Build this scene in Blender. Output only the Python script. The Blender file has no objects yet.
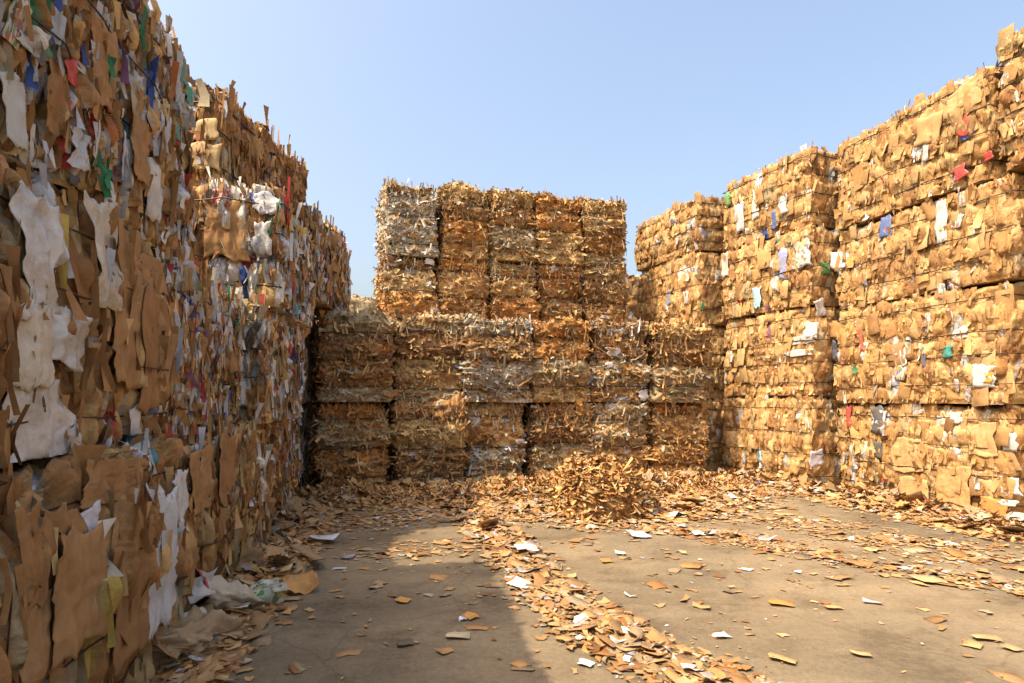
import bpy, math, random
import numpy as np
from mathutils import Vector, Matrix, Quaternion

# ------------------------------------------------------------------ camera, sky, sun, exposure
scene = bpy.context.scene
C = scene.collection
R = math.radians
random.seed(7); rng = np.random.default_rng(7)

F = 600.0; HZ = 400.0; EYE = 1.35               # focal length (px), horizon row, eye height
cd = bpy.data.cameras.new('camera'); cam = bpy.data.objects.new('camera', cd); C.objects.link(cam)
cam.location = (0, 0, EYE); cam.rotation_euler = (R(90), 0, 0)
cd.sensor_width = 36.0; cd.lens = F / 1024 * 36.0; cd.shift_y = (HZ - 341.5) / 1024
cd.clip_start = 0.05; cd.clip_end = 3000
scene.camera = cam

SUN_EL = R(57.5); SUN_D = Vector((.84 * math.cos(SUN_EL), .543 * math.cos(SUN_EL), -math.sin(SUN_EL)))   # travel
w = bpy.data.worlds.new('World'); scene.world = w; w.use_nodes = True
nt = w.node_tree; bg = nt.nodes['Background']
sky = nt.nodes.new('ShaderNodeTexSky'); sky.sky_type = 'NISHITA'; sky.sun_disc = False
sky.sun_elevation = SUN_EL; sky.sun_rotation = math.atan2(-SUN_D.x, -SUN_D.y)
sky.altitude = 0; sky.air_density = 1.2; sky.dust_density = 7.0; sky.ozone_density = 0.0
nt.links.new(sky.outputs[0], bg.inputs[0]); bg.inputs[1].default_value = 0.15
sd = bpy.data.lights.new('sun', 'SUN'); sd.energy = 2.8; sd.angle = R(0.6); sd.color = (1.0, .84, .61)
sun = bpy.data.objects.new('sun', sd); C.objects.link(sun)
sun.rotation_euler = SUN_D.to_track_quat('-Z', 'Y').to_euler(); sun.location = (-8, -8, 12)
scene.view_settings.view_transform = 'Standard'; scene.view_settings.look = 'None'
scene.view_settings.exposure = 1.16; scene.view_settings.gamma = 1.0
scene.cycles.max_bounces = 6; scene.cycles.diffuse_bounces = 4

# ------------------------------------------------------------------ materials
def nodes(name):
    m = bpy.data.materials.new(name); m.use_nodes = True
    n = m.node_tree.nodes; return m, n, m.node_tree.links, n['Principled BSDF']

def sheet_material(name, source, rough=.85, grain=.35, bump=.25, scale=9.0, spec=.25, print_amt=0.0, flute=0.0, dirt=0.0, print_scale=4.5):
    """cardboard / paper / film: colour from the object's own colour or the Col attribute, fibre, stains, creases."""
    m, n, l, p = nodes(name)
    if source == 'object':
        src = n.new('ShaderNodeObjectInfo'); col = src.outputs['Color']
    else:
        src = n.new('ShaderNodeAttribute'); src.attribute_name = 'Col'; col = src.outputs['Color']
    tc = n.new('ShaderNodeTexCoord'); geo = n.new('ShaderNodeNewGeometry')
    nz = n.new('ShaderNodeTexNoise'); nz.inputs['Scale'].default_value = scale; nz.inputs['Detail'].default_value = 6
    nz.inputs['Roughness'].default_value = .65
    l.new(geo.outputs['Position'], nz.inputs['Vector'])
    rp = n.new('ShaderNodeMapRange'); rp.inputs[1].default_value = .25; rp.inputs[2].default_value = .75
    rp.inputs[3].default_value = 1 - grain; rp.inputs[4].default_value = 1 + grain * .55
    l.new(nz.outputs[0], rp.inputs[0])
    mul = n.new('ShaderNodeMix'); mul.data_type = 'RGBA'; mul.blend_type = 'MULTIPLY'; mul.inputs[0].default_value = 1
    l.new(col, mul.inputs[6]); l.new(rp.outputs[0], mul.inputs[7])
    out = mul.outputs[2]
    if print_amt:
        vo = n.new('ShaderNodeTexVoronoi'); vo.inputs['Scale'].default_value = print_scale; vo.distance = 'CHEBYCHEV'
        mp = n.new('ShaderNodeMapping'); mp.inputs['Scale'].default_value = (1.0, 2.2, 1.0)
        ad = n.new('ShaderNodeVectorMath'); ad.operation = 'ADD'
        oi = n.new('ShaderNodeObjectInfo'); sc = n.new('ShaderNodeVectorMath'); sc.operation = 'SCALE'
        sc.inputs[0].default_value = (7, 5, 3); l.new(oi.outputs['Random'], sc.inputs['Scale'])
        l.new(tc.outputs['Object'], mp.inputs['Vector']); l.new(mp.outputs[0], ad.inputs[0]); l.new(sc.outputs[0], ad.inputs[1])
        l.new(ad.outputs[0], vo.inputs['Vector'])
        sx = n.new('ShaderNodeSeparateColor'); l.new(vo.outputs['Color'], sx.inputs[0])
        cr = n.new('ShaderNodeValToRGB'); cr.color_ramp.interpolation = 'CONSTANT'
        e = cr.color_ramp.elements; e[0].position = 0; e[0].color = (.62, .60, .55, 1); e[1].position = .42; e[1].color = (.45, .04, .03, 1)
        for pos, c in ((.55, (.03, .10, .38, 1)), (.66, (.62, .60, .55, 1)), (.78, (.03, .26, .09, 1)), (.87, (.65, .42, .05, 1)), (.94, (.05, .05, .06, 1))):
            q = e.new(pos); q.color = c
        l.new(sx.outputs[0], cr.inputs[0])
        mx = n.new('ShaderNodeMix'); mx.data_type = 'RGBA'; mx.inputs[0].default_value = print_amt
        l.new(out, mx.inputs[6]); l.new(cr.outputs[0], mx.inputs[7]); out = mx.outputs[2]
    if dirt:
        d1 = n.new('ShaderNodeTexNoise'); d1.inputs['Scale'].default_value = 5.5; d1.inputs['Detail'].default_value = 9; d1.inputs['Roughness'].default_value = .72
        l.new(geo.outputs['Position'], d1.inputs['Vector'])
        dr = n.new('ShaderNodeMapRange'); dr.inputs[1].default_value = .46; dr.inputs[2].default_value = .68; dr.inputs[3].default_value = .04; dr.inputs[4].default_value = dirt
        l.new(d1.outputs[0], dr.inputs[0])
        dm = n.new('ShaderNodeMix'); dm.data_type = 'RGBA'; l.new(dr.outputs[0], dm.inputs[0]); l.new(out, dm.inputs[6]); dm.inputs[7].default_value = (.20, .135, .075, 1); out = dm.outputs[2]
    l.new(out, p.inputs['Base Color'])
    p.inputs['Roughness'].default_value = rough; p.inputs['Specular IOR Level'].default_value = spec
    n2 = n.new('ShaderNodeTexNoise'); n2.inputs['Scale'].default_value = scale * 4; n2.inputs['Detail'].default_value = 4
    l.new(geo.outputs['Position'], n2.inputs['Vector'])
    bp = n.new('ShaderNodeBump'); bp.inputs['Strength'].default_value = bump; bp.inputs['Distance'].default_value = .02
    l.new(n2.outputs[0], bp.inputs['Height'])
    if flute:
        wv = n.new('ShaderNodeTexWave'); wv.inputs['Scale'].default_value = 14; wv.inputs['Distortion'].default_value = .6
        l.new(tc.outputs['Object'], wv.inputs['Vector'])
        b2 = n.new('ShaderNodeBump'); b2.inputs['Strength'].default_value = flute; b2.inputs['Distance'].default_value = .006
        l.new(wv.outputs[0], b2.inputs['Height']); l.new(bp.outputs[0], b2.inputs['Normal']); l.new(b2.outputs[0], p.inputs['Normal'])
    else:
        l.new(bp.outputs[0], p.inputs['Normal'])
    return m

M = {}
M['core'] = sheet_material('pressed_waste', 'attr', .9, .40, .5, 12)
M['shred'] = sheet_material('shredded_card', 'attr', .88, .30, .15, 14)
M['card'] = sheet_material('cardboard', 'object', .85, .34, .18, 8, flute=.12, dirt=.35)
M['paper'] = sheet_material('paper', 'object', .7, .16, .25, 7, dirt=.5)
M['film'] = sheet_material('plastic_film', 'object', .42, .22, .5, 6, spec=.4, dirt=.6)
M['print_fine'] = sheet_material('printed_carton_fine', 'object', .5, .2, .15, 8, spec=.3, print_amt=.7, dirt=.6, print_scale=26)
M['print'] = sheet_material('printed_carton', 'object', .5, .2, .15, 8, spec=.3, print_amt=.75, dirt=.6)

def wire_material():
    m, n, l, p = nodes('baling_wire')
    nz = n.new('ShaderNodeTexNoise'); nz.inputs['Scale'].default_value = 25
    cr = n.new('ShaderNodeValToRGB'); cr.color_ramp.elements[0].color = (.03, .028, .026, 1); cr.color_ramp.elements[1].color = (.10, .06, .035, 1)
    l.new(nz.outputs[0], cr.inputs[0]); l.new(cr.outputs[0], p.inputs['Base Color'])
    p.inputs['Roughness'].default_value = .55; p.inputs['Metallic'].default_value = .6
    return m
M['wire'] = wire_material()

def ground_material():
    m, n, l, p = nodes('dusty_concrete')
    geo = n.new('ShaderNodeNewGeometry')
    def noise(s, d, r=.6, vec=None):
        t = n.new('ShaderNodeTexNoise'); t.inputs['Scale'].default_value = s; t.inputs['Detail'].default_value = d
        t.inputs['Roughness'].default_value = r; l.new(vec or geo.outputs['Position'], t.inputs['Vector']); return t.outputs[0]
    def ramp(v, stops):
        c = n.new('ShaderNodeValToRGB'); e = c.color_ramp.elements
        e[0].position, e[0].color = stops[0][0], (*stops[0][1], 1); e[1].position, e[1].color = stops[1][0], (*stops[1][1], 1)
        for q, cc in stops[2:]: k = e.new(q); k.color = (*cc, 1)
        l.new(v, c.inputs[0]); return c.outputs[0]
    def mix(a, b, f, mode='MIX'):
        x = n.new('ShaderNodeMix'); x.data_type = 'RGBA'; x.blend_type = mode
        if hasattr(f, 'links') or not isinstance(f, float): l.new(f, x.inputs[0])
        else: x.inputs[0].default_value = f
        l.new(a, x.inputs[6]); l.new(b, x.inputs[7]); return x.outputs[2]
    base = ramp(noise(.55, 8, .62), [(.30, (.150, .118, .078)), (.70, (.292, .218, .130)), (.5, (.222, .170, .106))])
    fine = ramp(noise(30, 8, .75), [(.3, (.72, .72, .72)), (.7, (1.14, 1.14, 1.14))])
    c = mix(base, fine, 1.0, 'MULTIPLY')
    # long scuffed tyre smears running across the yard
    mp = n.new('ShaderNodeMapping'); mp.inputs['Rotation'].default_value = (0, 0, R(28)); mp.inputs['Scale'].default_value = (.55, 1.5, 1)
    l.new(geo.outputs['Position'], mp.inputs['Vector'])
    sm = ramp(noise(1.3, 7, .65, mp.outputs[0]), [(.42, (1, 1, 1)), (.66, (.55, .52, .49))])
    c = mix(c, sm, .55, 'MULTIPLY')
    sp = ramp(noise(2.1, 9, .72), [(.34, (.50, .46, .42)), (.50, (1, 1, 1))])
    c = mix(c, sp, .75, 'MULTIPLY')
    # fine dust and grit specks
    gr = ramp(noise(90, 3, .5), [(.60, (1, 1, 1)), (.70, (1.35, 1.28, 1.12))])
    c = mix(c, gr, .8, 'MULTIPLY')
    # hairline cracks and oil spots
    vc = n.new('ShaderNodeTexVoronoi'); vc.feature = 'DISTANCE_TO_EDGE'; vc.inputs['Scale'].default_value = .42
    wr = n.new('ShaderNodeVectorMath'); wr.operation = 'MULTIPLY_ADD'; nn_ = n.new('ShaderNodeTexNoise'); nn_.inputs['Scale'].default_value = 3; nn_.inputs['Detail'].default_value = 6
    l.new(geo.outputs['Position'], nn_.inputs['Vector']); l.new(nn_.outputs['Color'], wr.inputs[0]); wr.inputs[1].default_value = (.35, .35, 0); l.new(geo.outputs['Position'], wr.inputs[2]); l.new(wr.outputs[0], vc.inputs['Vector'])
    ck = ramp(vc.outputs['Distance'], [(.0, (.45, .42, .38)), (.006, (1, 1, 1))])
    c = mix(c, ck, .35, 'MULTIPLY')
    oil = ramp(noise(1.25, 10, .78), [(.60, (1, 1, 1)), (.74, (.42, .39, .36))])
    c = mix(c, oil, .85, 'MULTIPLY')
    g2 = ramp(noise(160, 2, .5), [(.36, (.62, .60, .58)), (.44, (1, 1, 1))])
    c = mix(c, g2, .8, 'MULTIPLY')
    l.new(c, p.inputs['Base Color']); p.inputs['Roughness'].default_value = .92; p.inputs['Specular IOR Level'].default_value = .2
    bp = n.new('ShaderNodeBump'); bp.inputs['Strength'].default_value = .35; bp.inputs['Distance'].default_value = .02
    l.new(noise(22, 10, .7), bp.inputs['Height']); l.new(bp.outputs[0], p.inputs['Normal'])
    return m
M['ground'] = ground_material()

# ------------------------------------------------------------------ helpers
def mesh_np(name, V, Q, mat, col=None, smooth=False):
    """mesh from (n,3) vertices and (m,4) quads, optional point colours"""
    me = bpy.data.meshes.new(name); V = np.ascontiguousarray(V, np.float32); Q = np.ascontiguousarray(Q, np.int32)
    me.vertices.add(len(V)); me.vertices.foreach_set('co', V.ravel())
    me.loops.add(Q.size); me.loops.foreach_set('vertex_index', Q.ravel())
    me.polygons.add(len(Q)); me.polygons.foreach_set('loop_start', np.arange(0, Q.size, 4, dtype=np.int32))
    me.polygons.foreach_set('loop_total', np.full(len(Q), 4, np.int32))
    if smooth: me.polygons.foreach_set('use_smooth', np.ones(len(Q), bool))
    me.update(calc_edges=True)
    if col is not None:
        a = me.attributes.new('Col', 'FLOAT_COLOR', 'POINT')
        c4 = np.ones((len(V), 4), np.float32); c4[:, :3] = col; a.data.foreach_set('color', c4.ravel())
    me.materials.append(mat); return me

def link(name, me, parent=None, matrix=None, color=None):
    o = bpy.data.objects.new(name, me); C.objects.link(o)
    if parent: o.parent = parent
    if matrix is not None: o.matrix_basis = matrix
    if color is not None: o.color = (*color, 1)
    return o

def tag(o, label=None, cat=None, group=None, kind=None):
    if label: o['label'] = label
    if cat: o['category'] = cat
    if group: o['group'] = group
    if kind: o['kind'] = kind
    return o

def unit(v): return v / np.maximum(np.linalg.norm(v, axis=-1, keepdims=True), 1e-9)

def vnoise(P, s, seed=0):
    """smooth value noise in [-1,1]"""
    p = P * s + seed * 17.31; i = np.floor(p).astype(np.int64); f = p - i; f = f * f * (3 - 2 * f)
    def h(a, b, c):
        x = (a * 374761393 + b * 668265263 + c * 2147483647 + seed * 974711) & 0xffffffff
        x = ((x ^ (x >> 13)) * 1274126177) & 0xffffffff
        return ((x ^ (x >> 16)) & 0xffff) / 32767.5 - 1
    r = 0
    for dx in (0, 1):
        for dy in (0, 1):
            for dz in (0, 1):
                wgt = (f[:, 0] if dx else 1 - f[:, 0]) * (f[:, 1] if dy else 1 - f[:, 1]) * (f[:, 2] if dz else 1 - f[:, 2])
                r = r + wgt * h(i[:, 0] + dx, i[:, 1] + dy, i[:, 2] + dz)
    return r

def shards(P, N, A, wd, ln, curl):
    """N-vectorised bent strips: 3 x 2 vertices each -> verts, quads"""
    B = unit(np.cross(N, A)); n = len(P); V = np.empty((n, 6, 3))
    tp = rng.uniform(.55, 1.25, (n, 3)); sk = rng.normal(0, .18, (n, 3)); tw = rng.normal(0, .12, n)
    k = 0
    for a, i in enumerate((-.5, 0., .5)):
        for j in (-.5, .5):
            V[:, k] = (P + A * (ln * i)[:, None] + B * (wd * (j * tp[:, a] + sk[:, a]))[:, None]
                       + N * ((curl * 4 * i * i + tw * j * i * 2) * ln)[:, None]); k += 1
    base = (np.arange(n) * 6)[:, None, None]
    Q = (np.array([[0, 1, 3, 2], [2, 3, 5, 4]])[None] + base).reshape(-1, 4)
    return V.reshape(-1, 3), Q

def flap_mesh(name, mat, seed, nx=4, ny=3, bend=.12, crump=.05, t=.03, torn=.10):
    """one crumpled, torn sheet of about 1 x 1 with thickness"""
    r = np.random.default_rng(seed)
    gx, gy = np.meshgrid(np.linspace(-.5, .5, nx), np.linspace(-.5, .5, ny), indexing='ij')
    x = gx + r.uniform(-torn, torn, gx.shape); y = gy + r.uniform(-torn, torn, gx.shape)
    a = r.uniform(0, math.tau); d = gx * math.cos(a) + gy * math.sin(a)
    z = r.uniform(-bend, bend) * np.abs(d - r.uniform(-.15, .15)) * 2 + r.normal(0, crump, gx.shape)
    z = z + r.uniform(-bend, bend) * (gx ** 2) * 2
    top = np.stack([x, y, z + t / 2], -1).reshape(-1, 3); bot = np.stack([x, y, z - t / 2], -1).reshape(-1, 3)
    n = nx * ny; idx = np.arange(n).reshape(nx, ny)
    q = np.stack([idx[:-1, :-1], idx[1:, :-1], idx[1:, 1:], idx[:-1, 1:]], -1).reshape(-1, 4)
    ring = list(idx[:, 0]) + list(idx[-1, 1:]) + list(idx[-2::-1, -1]) + list(idx[0, -2:0:-1])
    side = [[ring[i], ring[i] + n, ring[(i + 1) % len(ring)] + n, ring[(i + 1) % len(ring)]] for i in range(len(ring))]
    return mesh_np(name, np.vstack([top, bot]), np.vstack([q, q[:, ::-1] + n, np.array(side)]), mat)

FLAP = {k: [flap_mesh(k + '_sheet', M[m], s * 31 + i, nx, ny, b, c, t, tn) for i in range(cnt)] for s, (k, m, cnt, nx, ny, b, c, t, tn) in enumerate((
    ('cardboard', 'card', 22, 4, 3, .12, .026, .030, .035), ('paper', 'paper', 12, 4, 3, .2, .07, .012, .07), ('scrap', 'card', 26, 4, 3, .06, .018, .022, .13),
    ('film', 'film', 10, 4, 3, .25, .09, .010, .09), ('printed', 'print', 10, 4, 3, .2, .05, .03, .07)))}
PART = {'scrap': 'cardboard_scrap', 'cardboard': 'cardboard_flap', 'paper': 'paper_scrap', 'film': 'plastic_scrap', 'printed': 'printed_carton'}

def basis(N, A, P, sx, sy, sz):
    N = N.normalized(); A = (A - N * A.dot(N)).normalized(); B = N.cross(A)
    m = Matrix((( A.x * sx, B.x * sy, N.x * sz, P.x), (A.y * sx, B.y * sy, N.y * sz, P.y), (A.z * sx, B.z * sy, N.z * sz, P.z), (0, 0, 0, 1)))
    return m

def pix(px, py, Y):                                            # pixel at a known depth -> point
    return Vector(((px - 512) / F * Y, Y, EYE + (HZ - py) / F * Y))
def pix_ground(px, py):
    return pix(px, py, F * EYE / (py - HZ))

# palettes (linear base colours)
TAN = [(.48, .282, .110), (.52, .312, .126), (.43, .240, .086), (.55, .342, .148), (.46, .258, .092), (.38, .208, .076)]
BROWN = [(.32, .162, .060), (.36, .190, .074), (.27, .132, .047), (.39, .215, .090), (.30, .146, .050)]
ORANGE = [(.46, .215, .060), (.40, .180, .050), (.52, .270, .085), (.36, .175, .060)]
STRAW = [(.50, .335, .140), (.44, .290, .122), (.55, .380, .175), (.40, .258, .108)]
GREYTAN = [(.36, .280, .160), (.41, .320, .190), (.31, .235, .130), (.45, .365, .230)]
PALE = [(.44, .385, .29), (.40, .345, .26), (.48, .44, .36), (.37, .30, .20)]
DARK = [(.24, .135, .060), (.28, .160, .070), (.20, .115, .055), (.33, .185, .075)]
WHITE = [(.55, .53, .49), (.48, .47, .45), (.58, .53, .45), (.45, .45, .47)]
BRIGHT = [(.40, .05, .04), (.05, .09, .28), (.05, .19, .09), (.48, .33, .08), (.05, .05, .06), (.10, .25, .30), (.46, .16, .05), (.20, .09, .16), (.44, .06, .06)]

def pick_cols(pals, weights, n):
    k = rng.choice(len(pals), n, p=np.array(weights) / sum(weights)); out = np.empty((n, 3))
    for i, p in enumerate(pals):
        s = k == i; arr = np.array(p); out[s] = arr[rng.integers(0, len(arr), s.sum())]
    return out * rng.uniform(.80, 1.16, (n, 1))

KIND = {  # palettes and weights, individual-piece kinds
    'card':  dict(p=[TAN, BROWN, STRAW, WHITE, BRIGHT, GREYTAN], w=[64, 13, 14, 4, 1.0, 4], pieces=(('cardboard', .89), ('paper', .055), ('printed', .025), ('film', .03)), mode='v'),
    'mixed': dict(p=[TAN, BROWN, STRAW, WHITE, BRIGHT, GREYTAN], w=[12, 33, 8, 34, 12, 7], pieces=(('cardboard', .42), ('paper', .26), ('printed', .16), ('film', .16)), mode='v'),
    'brown': dict(p=[TAN, BROWN, STRAW, WHITE, BRIGHT, GREYTAN], w=[20, 62, 5, 8, 2, 8], pieces=(('cardboard', .84), ('paper', .08), ('printed', .03), ('film', .05)), mode='v'),
    'shred': dict(p=[TAN, BROWN, STRAW, ORANGE, DARK, GREYTAN, WHITE], w=[20, 16, 18, 16, 12, 16, 1.5], pieces=(('cardboard', .95), ('paper', .05)), mode='h'),
    'white': dict(p=[TAN, BROWN, STRAW, ORANGE, DARK, GREYTAN, WHITE], w=[14, 16, 18, 6, 8, 18, 17], pieces=(('cardboard', .72), ('paper', .28)), mode='h'),
}
BANDS = [(ORANGE, .55), (DARK, .5), (GREYTAN, .6), (STRAW, .5), (TAN, .5)]

# ------------------------------------------------------------------ the setting: ground
def build_ground():
    s = 1500.0
    V = [(-s, -s, 0), (s, -s, 0), (s, s, 0), (-s, s, 0)]
    tag(link('ground', mesh_np('ground', V, [[0, 1, 2, 3]], M['ground'])), 'dusty stained concrete yard floor', kind='structure')
build_ground()

# ------------------------------------------------------------------ bales
BALES = []
class Bale:
    def __init__(s, p0, p1, W, z0, H, kind, label, group, step=.026, n_shard=1500, n_flap=60, straps=4, fs=1.0, amp=1.0, cell=.10,
                 tilt=(0, 0), band=None, sub=False, dens_top=1.0, drift=0.0, vs=.6, pin=.034, dome=.16, fl=1.0, belly=.035):
        p0 = Vector((*p0, 0)); p1 = Vector((*p1, 0)); d = p1 - p0; s.L = d.length; s.W = W; s.H = H; s.kind = kind
        d.normalize(); y = Vector((-d.y, d.x, 0)); c = (p0 + p1) / 2 + y * W / 2
        s.mat = Matrix.Translation((c.x, c.y, z0)) @ Matrix(((d.x, y.x, 0, 0), (d.y, y.y, 0, 0), (0, 0, 1, 0), (0, 0, 0, 1))) \
            @ Matrix.Rotation(R(tilt[0]), 4, 'X') @ Matrix.Rotation(R(tilt[1]), 4, 'Y')
        s.inv = s.mat.inverted(); s.label = label; s.group = group; s.step = step; s.ns = n_shard; s.nf = n_flap; s.fs = fs
        s.amp = amp; s.k = KIND[kind]; s.sub = sub; s.dens_top = dens_top; s.seed = len(BALES) + 3; s.pin = pin; s.cell = cell; s.dome = dome; s.belly = belly
        s.straps = [H * (i + .6 + rng.uniform(-.12, .12)) / (straps + .2) for i in range(straps)]
        s.strap_z = np.array(s.straps)
        s.hero = []
        # pressed pieces: cells over the faces
        ax = np.array([1.0, 1.0, vs]) if s.k['mode'] == 'v' else np.array([.5, .5, 2.4])
        s.ax = ax
        area = 2 * (s.L * H + W * H) + s.L * W; n = int(area / (cell * cell * 1.25)); s.S = s.box_points(n, all_faces=True)[0]
        n = len(s.S)
        zb = np.concatenate([[0], s.strap_z, [H]]); side = s.S[:, 2] < H - 1e-6
        if s.k['mode'] == 'v':                                    # panels folded in between two straps
            k = np.clip(np.searchsorted(zb, s.S[:, 2]) - 1, 0, len(zb) - 2); mid = (zb[k] + zb[k + 1]) / 2; hw = (zb[k + 1] - zb[k]) / 2
            m = side & (rng.random(n) < .72); s.S[m, 2] = (mid + rng.normal(0, .16, n) * hw)[m]
        s.off = rng.uniform(-.030, .022, n) * amp; s.grad = rng.normal(0, .30, (n, 3)) * amp
        s.colr = pick_cols(s.k['p'], s.k['w'], n)
        if s.k['mode'] == 'h':
            bi = np.searchsorted(s.strap_z, s.S[:, 2]); pals = band if band else [BANDS[rng.integers(0, 5)] for _ in range(straps + 1)]
            s.bands = [pals[i % len(pals)] for i in range(straps + 1)]
            for b in range(straps + 1):
                pal, wt = s.bands[b]; m = (bi == b) & (rng.random(n) < wt + .25)
                arr = np.array(pal); s.colr[m] = arr[rng.integers(0, len(arr), m.sum())] * rng.uniform(.85, 1.1, (m.sum(), 1))
        BALES.append(s)

    def box_points(s, n, all_faces=False, faces=None):
        L, W, H = s.L, s.W, s.H
        fa = {'front': L * H, 'left': W * H, 'right': W * H, 'top': L * W * s.dens_top, 'back': L * H}
        names = list(fa) if all_faces else faces
        a = np.array([fa[f] for f in names]); cnt = rng.multinomial(n, a / a.sum())
        P, Nn = [], []
        for f, c in zip(names, cnt):
            u = rng.random(c); v = rng.random(c); z = np.zeros(c)
            if f == 'front': P.append(np.stack([(u - .5) * L, z - W / 2, v * H], -1)); q = (0, -1, 0)
            if f == 'back': P.append(np.stack([(u - .5) * L, z + W / 2, v * H], -1)); q = (0, 1, 0)
            if f == 'left': P.append(np.stack([z - L / 2, (u - .5) * W, v * H], -1)); q = (-1, 0, 0)
            if f == 'right': P.append(np.stack([z + L / 2, (u - .5) * W, v * H], -1)); q = (1, 0, 0)
            if f == 'top': P.append(np.stack([(u - .5) * L, (v - .5) * W, z + H], -1)); q = (0, 0, 1)
            Nn.append(np.tile(np.array(q, float), (c, 1)))
        return np.vstack(P), np.vstack(Nn)

    def surf(s, P, flat_bottom=False):
        """box-surface points -> lumpy surface points, outward direction, cell index"""
        r = .10 if s.k['mode'] == 'v' else .11; hx, hy, H = s.L / 2, s.W / 2, s.H
        lo = np.array([-hx + r, -hy + r, r * .85]); hi = np.array([hx - r, hy - r, H - r])
        q = np.clip(P, lo, hi); d = unit(P - q + 1e-7)
        X = P * s.ax + vnoise(P, 5.0, s.seed)[:, None] * .022; SS = (s.S * s.ax).astype(np.float32)
        idx = np.empty(len(P), int); gap = np.empty(len(P)); n2 = (SS ** 2).sum(1)
        for a in range(0, len(P), 6000):
            x = X[a:a + 6000].astype(np.float32); dd = (x ** 2).sum(1)[:, None] - 2 * x @ SS.T + n2[None]
            two = np.argpartition(dd, 1, axis=1)[:, :2]; v = np.sqrt(np.maximum(np.take_along_axis(dd, two, 1), 0))
            o = np.argmin(v, 1); idx[a:a + 6000] = two[np.arange(len(x)), o]; gap[a:a + 6000] = np.abs(v[:, 0] - v[:, 1])
        h = s.off[idx] + np.clip(((P - s.S[idx]) * s.grad[idx]).sum(1), -.04, .04)
        h -= .016 * s.amp * np.clip(1 - gap / .014, 0, 1)
        if s.k['mode'] == 'v':
            end = np.abs(P[:, 0]) > s.L / 2 - .03
            h += s.dome * s.cell * s.amp * (np.clip(gap / (s.cell * .6), 0, 1) ** .6 - .6)
            h += (.5 - np.abs(vnoise(P * np.array([1, 1, .55]), 11., s.seed + 4))) * .014
            if s.kind != 'card':                                   # pleats of sheets crushed on edge
                h += (.5 - np.abs(vnoise(P * np.array([1, 1, .10]) + vnoise(P, 4., s.seed + 7)[:, None] * .02, 17., s.seed + 5))) * .034 + (.5 - np.abs(vnoise(P * np.array([1, 1, .16]), 34., s.seed + 8))) * .012
        h += vnoise(P, 2.3, s.seed + 1) * (.045 if s.k['mode'] == 'v' else .095) * s.amp + vnoise(P, 13., s.seed + 2) * .010
        if len(s.strap_z):
            zw = P[:, 2] + (vnoise(P, 3.1, s.seed + 6) * .03 if s.k['mode'] == 'h' else 0); dz = np.abs(zw[:, None] - s.strap_z[None]).min(1); sp = H / (len(s.strap_z) + .2)
            h += s.pin * (np.clip(dz / (sp * .5), 0, 1) ** .7 - .75)
        h += s.belly * (1 - (2 * P[:, 2] / H - 1) ** 2 - .6) + vnoise(P, 1.1, s.seed + 9) * .03
        pos = q + d * (r + h)[:, None]
        pos[:, 2] = np.where(P[:, 2] < .02, np.maximum(pos[:, 2], .0), pos[:, 2])
        pos[:, 2] = np.maximum(pos[:, 2], .001)
        return pos, d, idx

    def core(s):
        nx = max(4, round(s.L / s.step)); nz = max(4, round(s.H / s.step)); ny = max(4, round(s.W / max(s.step, .045 if s.sub else s.step)))
        V, Q, base = [], [], 0
        gx = np.linspace(-s.L / 2, s.L / 2, nx + 1); gy = np.linspace(-s.W / 2, s.W / 2, ny + 1); gz = np.linspace(0, s.H, nz + 1)
        cx = np.linspace(-s.L / 2, s.L / 2, 9); cz = np.linspace(0, s.H, 7)
        for f in ('front', 'right', 'left', 'top', 'back', 'bottom'):
            if f == 'front': a, b = np.meshgrid(gx, gz, indexing='ij'); p = np.stack([a, a * 0 - s.W / 2, b], -1)
            if f == 'right': a, b = np.meshgrid(gy, gz, indexing='ij'); p = np.stack([a * 0 + s.L / 2, a, b], -1)
            if f == 'left': a, b = np.meshgrid(gy[::-1], gz, indexing='ij'); p = np.stack([a * 0 - s.L / 2, a, b], -1)
            if f == 'top': a, b = np.meshgrid(gx, gy, indexing='ij'); p = np.stack([a, b, a * 0 + s.H], -1)
            if f == 'back': a, b = np.meshgrid(cx[::-1], cz, indexing='ij'); p = np.stack([a, a * 0 + s.W / 2, b], -1)
            if f == 'bottom': a, b = np.meshgrid(cx[::-1], np.linspace(-s.W / 2, s.W / 2, 5), indexing='ij'); p = np.stack([a, b, a * 0], -1)
            m, k = a.shape; idx = np.arange(m * k).reshape(m, k) + base; base += m * k
            V.append(p.reshape(-1, 3)); Q.append(np.stack([idx[:-1, :-1], idx[1:, :-1], idx[1:, 1:], idx[:-1, 1:]], -1).reshape(-1, 4))
        P = np.vstack(V); pos, d, idx = s.surf(P)
        bot = P[:, 2] < 1e-6; pos[bot, 2] = .001
        col = s.colr[idx]
        return mesh_np('core', pos, np.vstack(Q), M['core'], col)

    def world(s, P): return P @ np.array(s.mat.to_3x3()).T + np.array(s.mat.translation)

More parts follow.
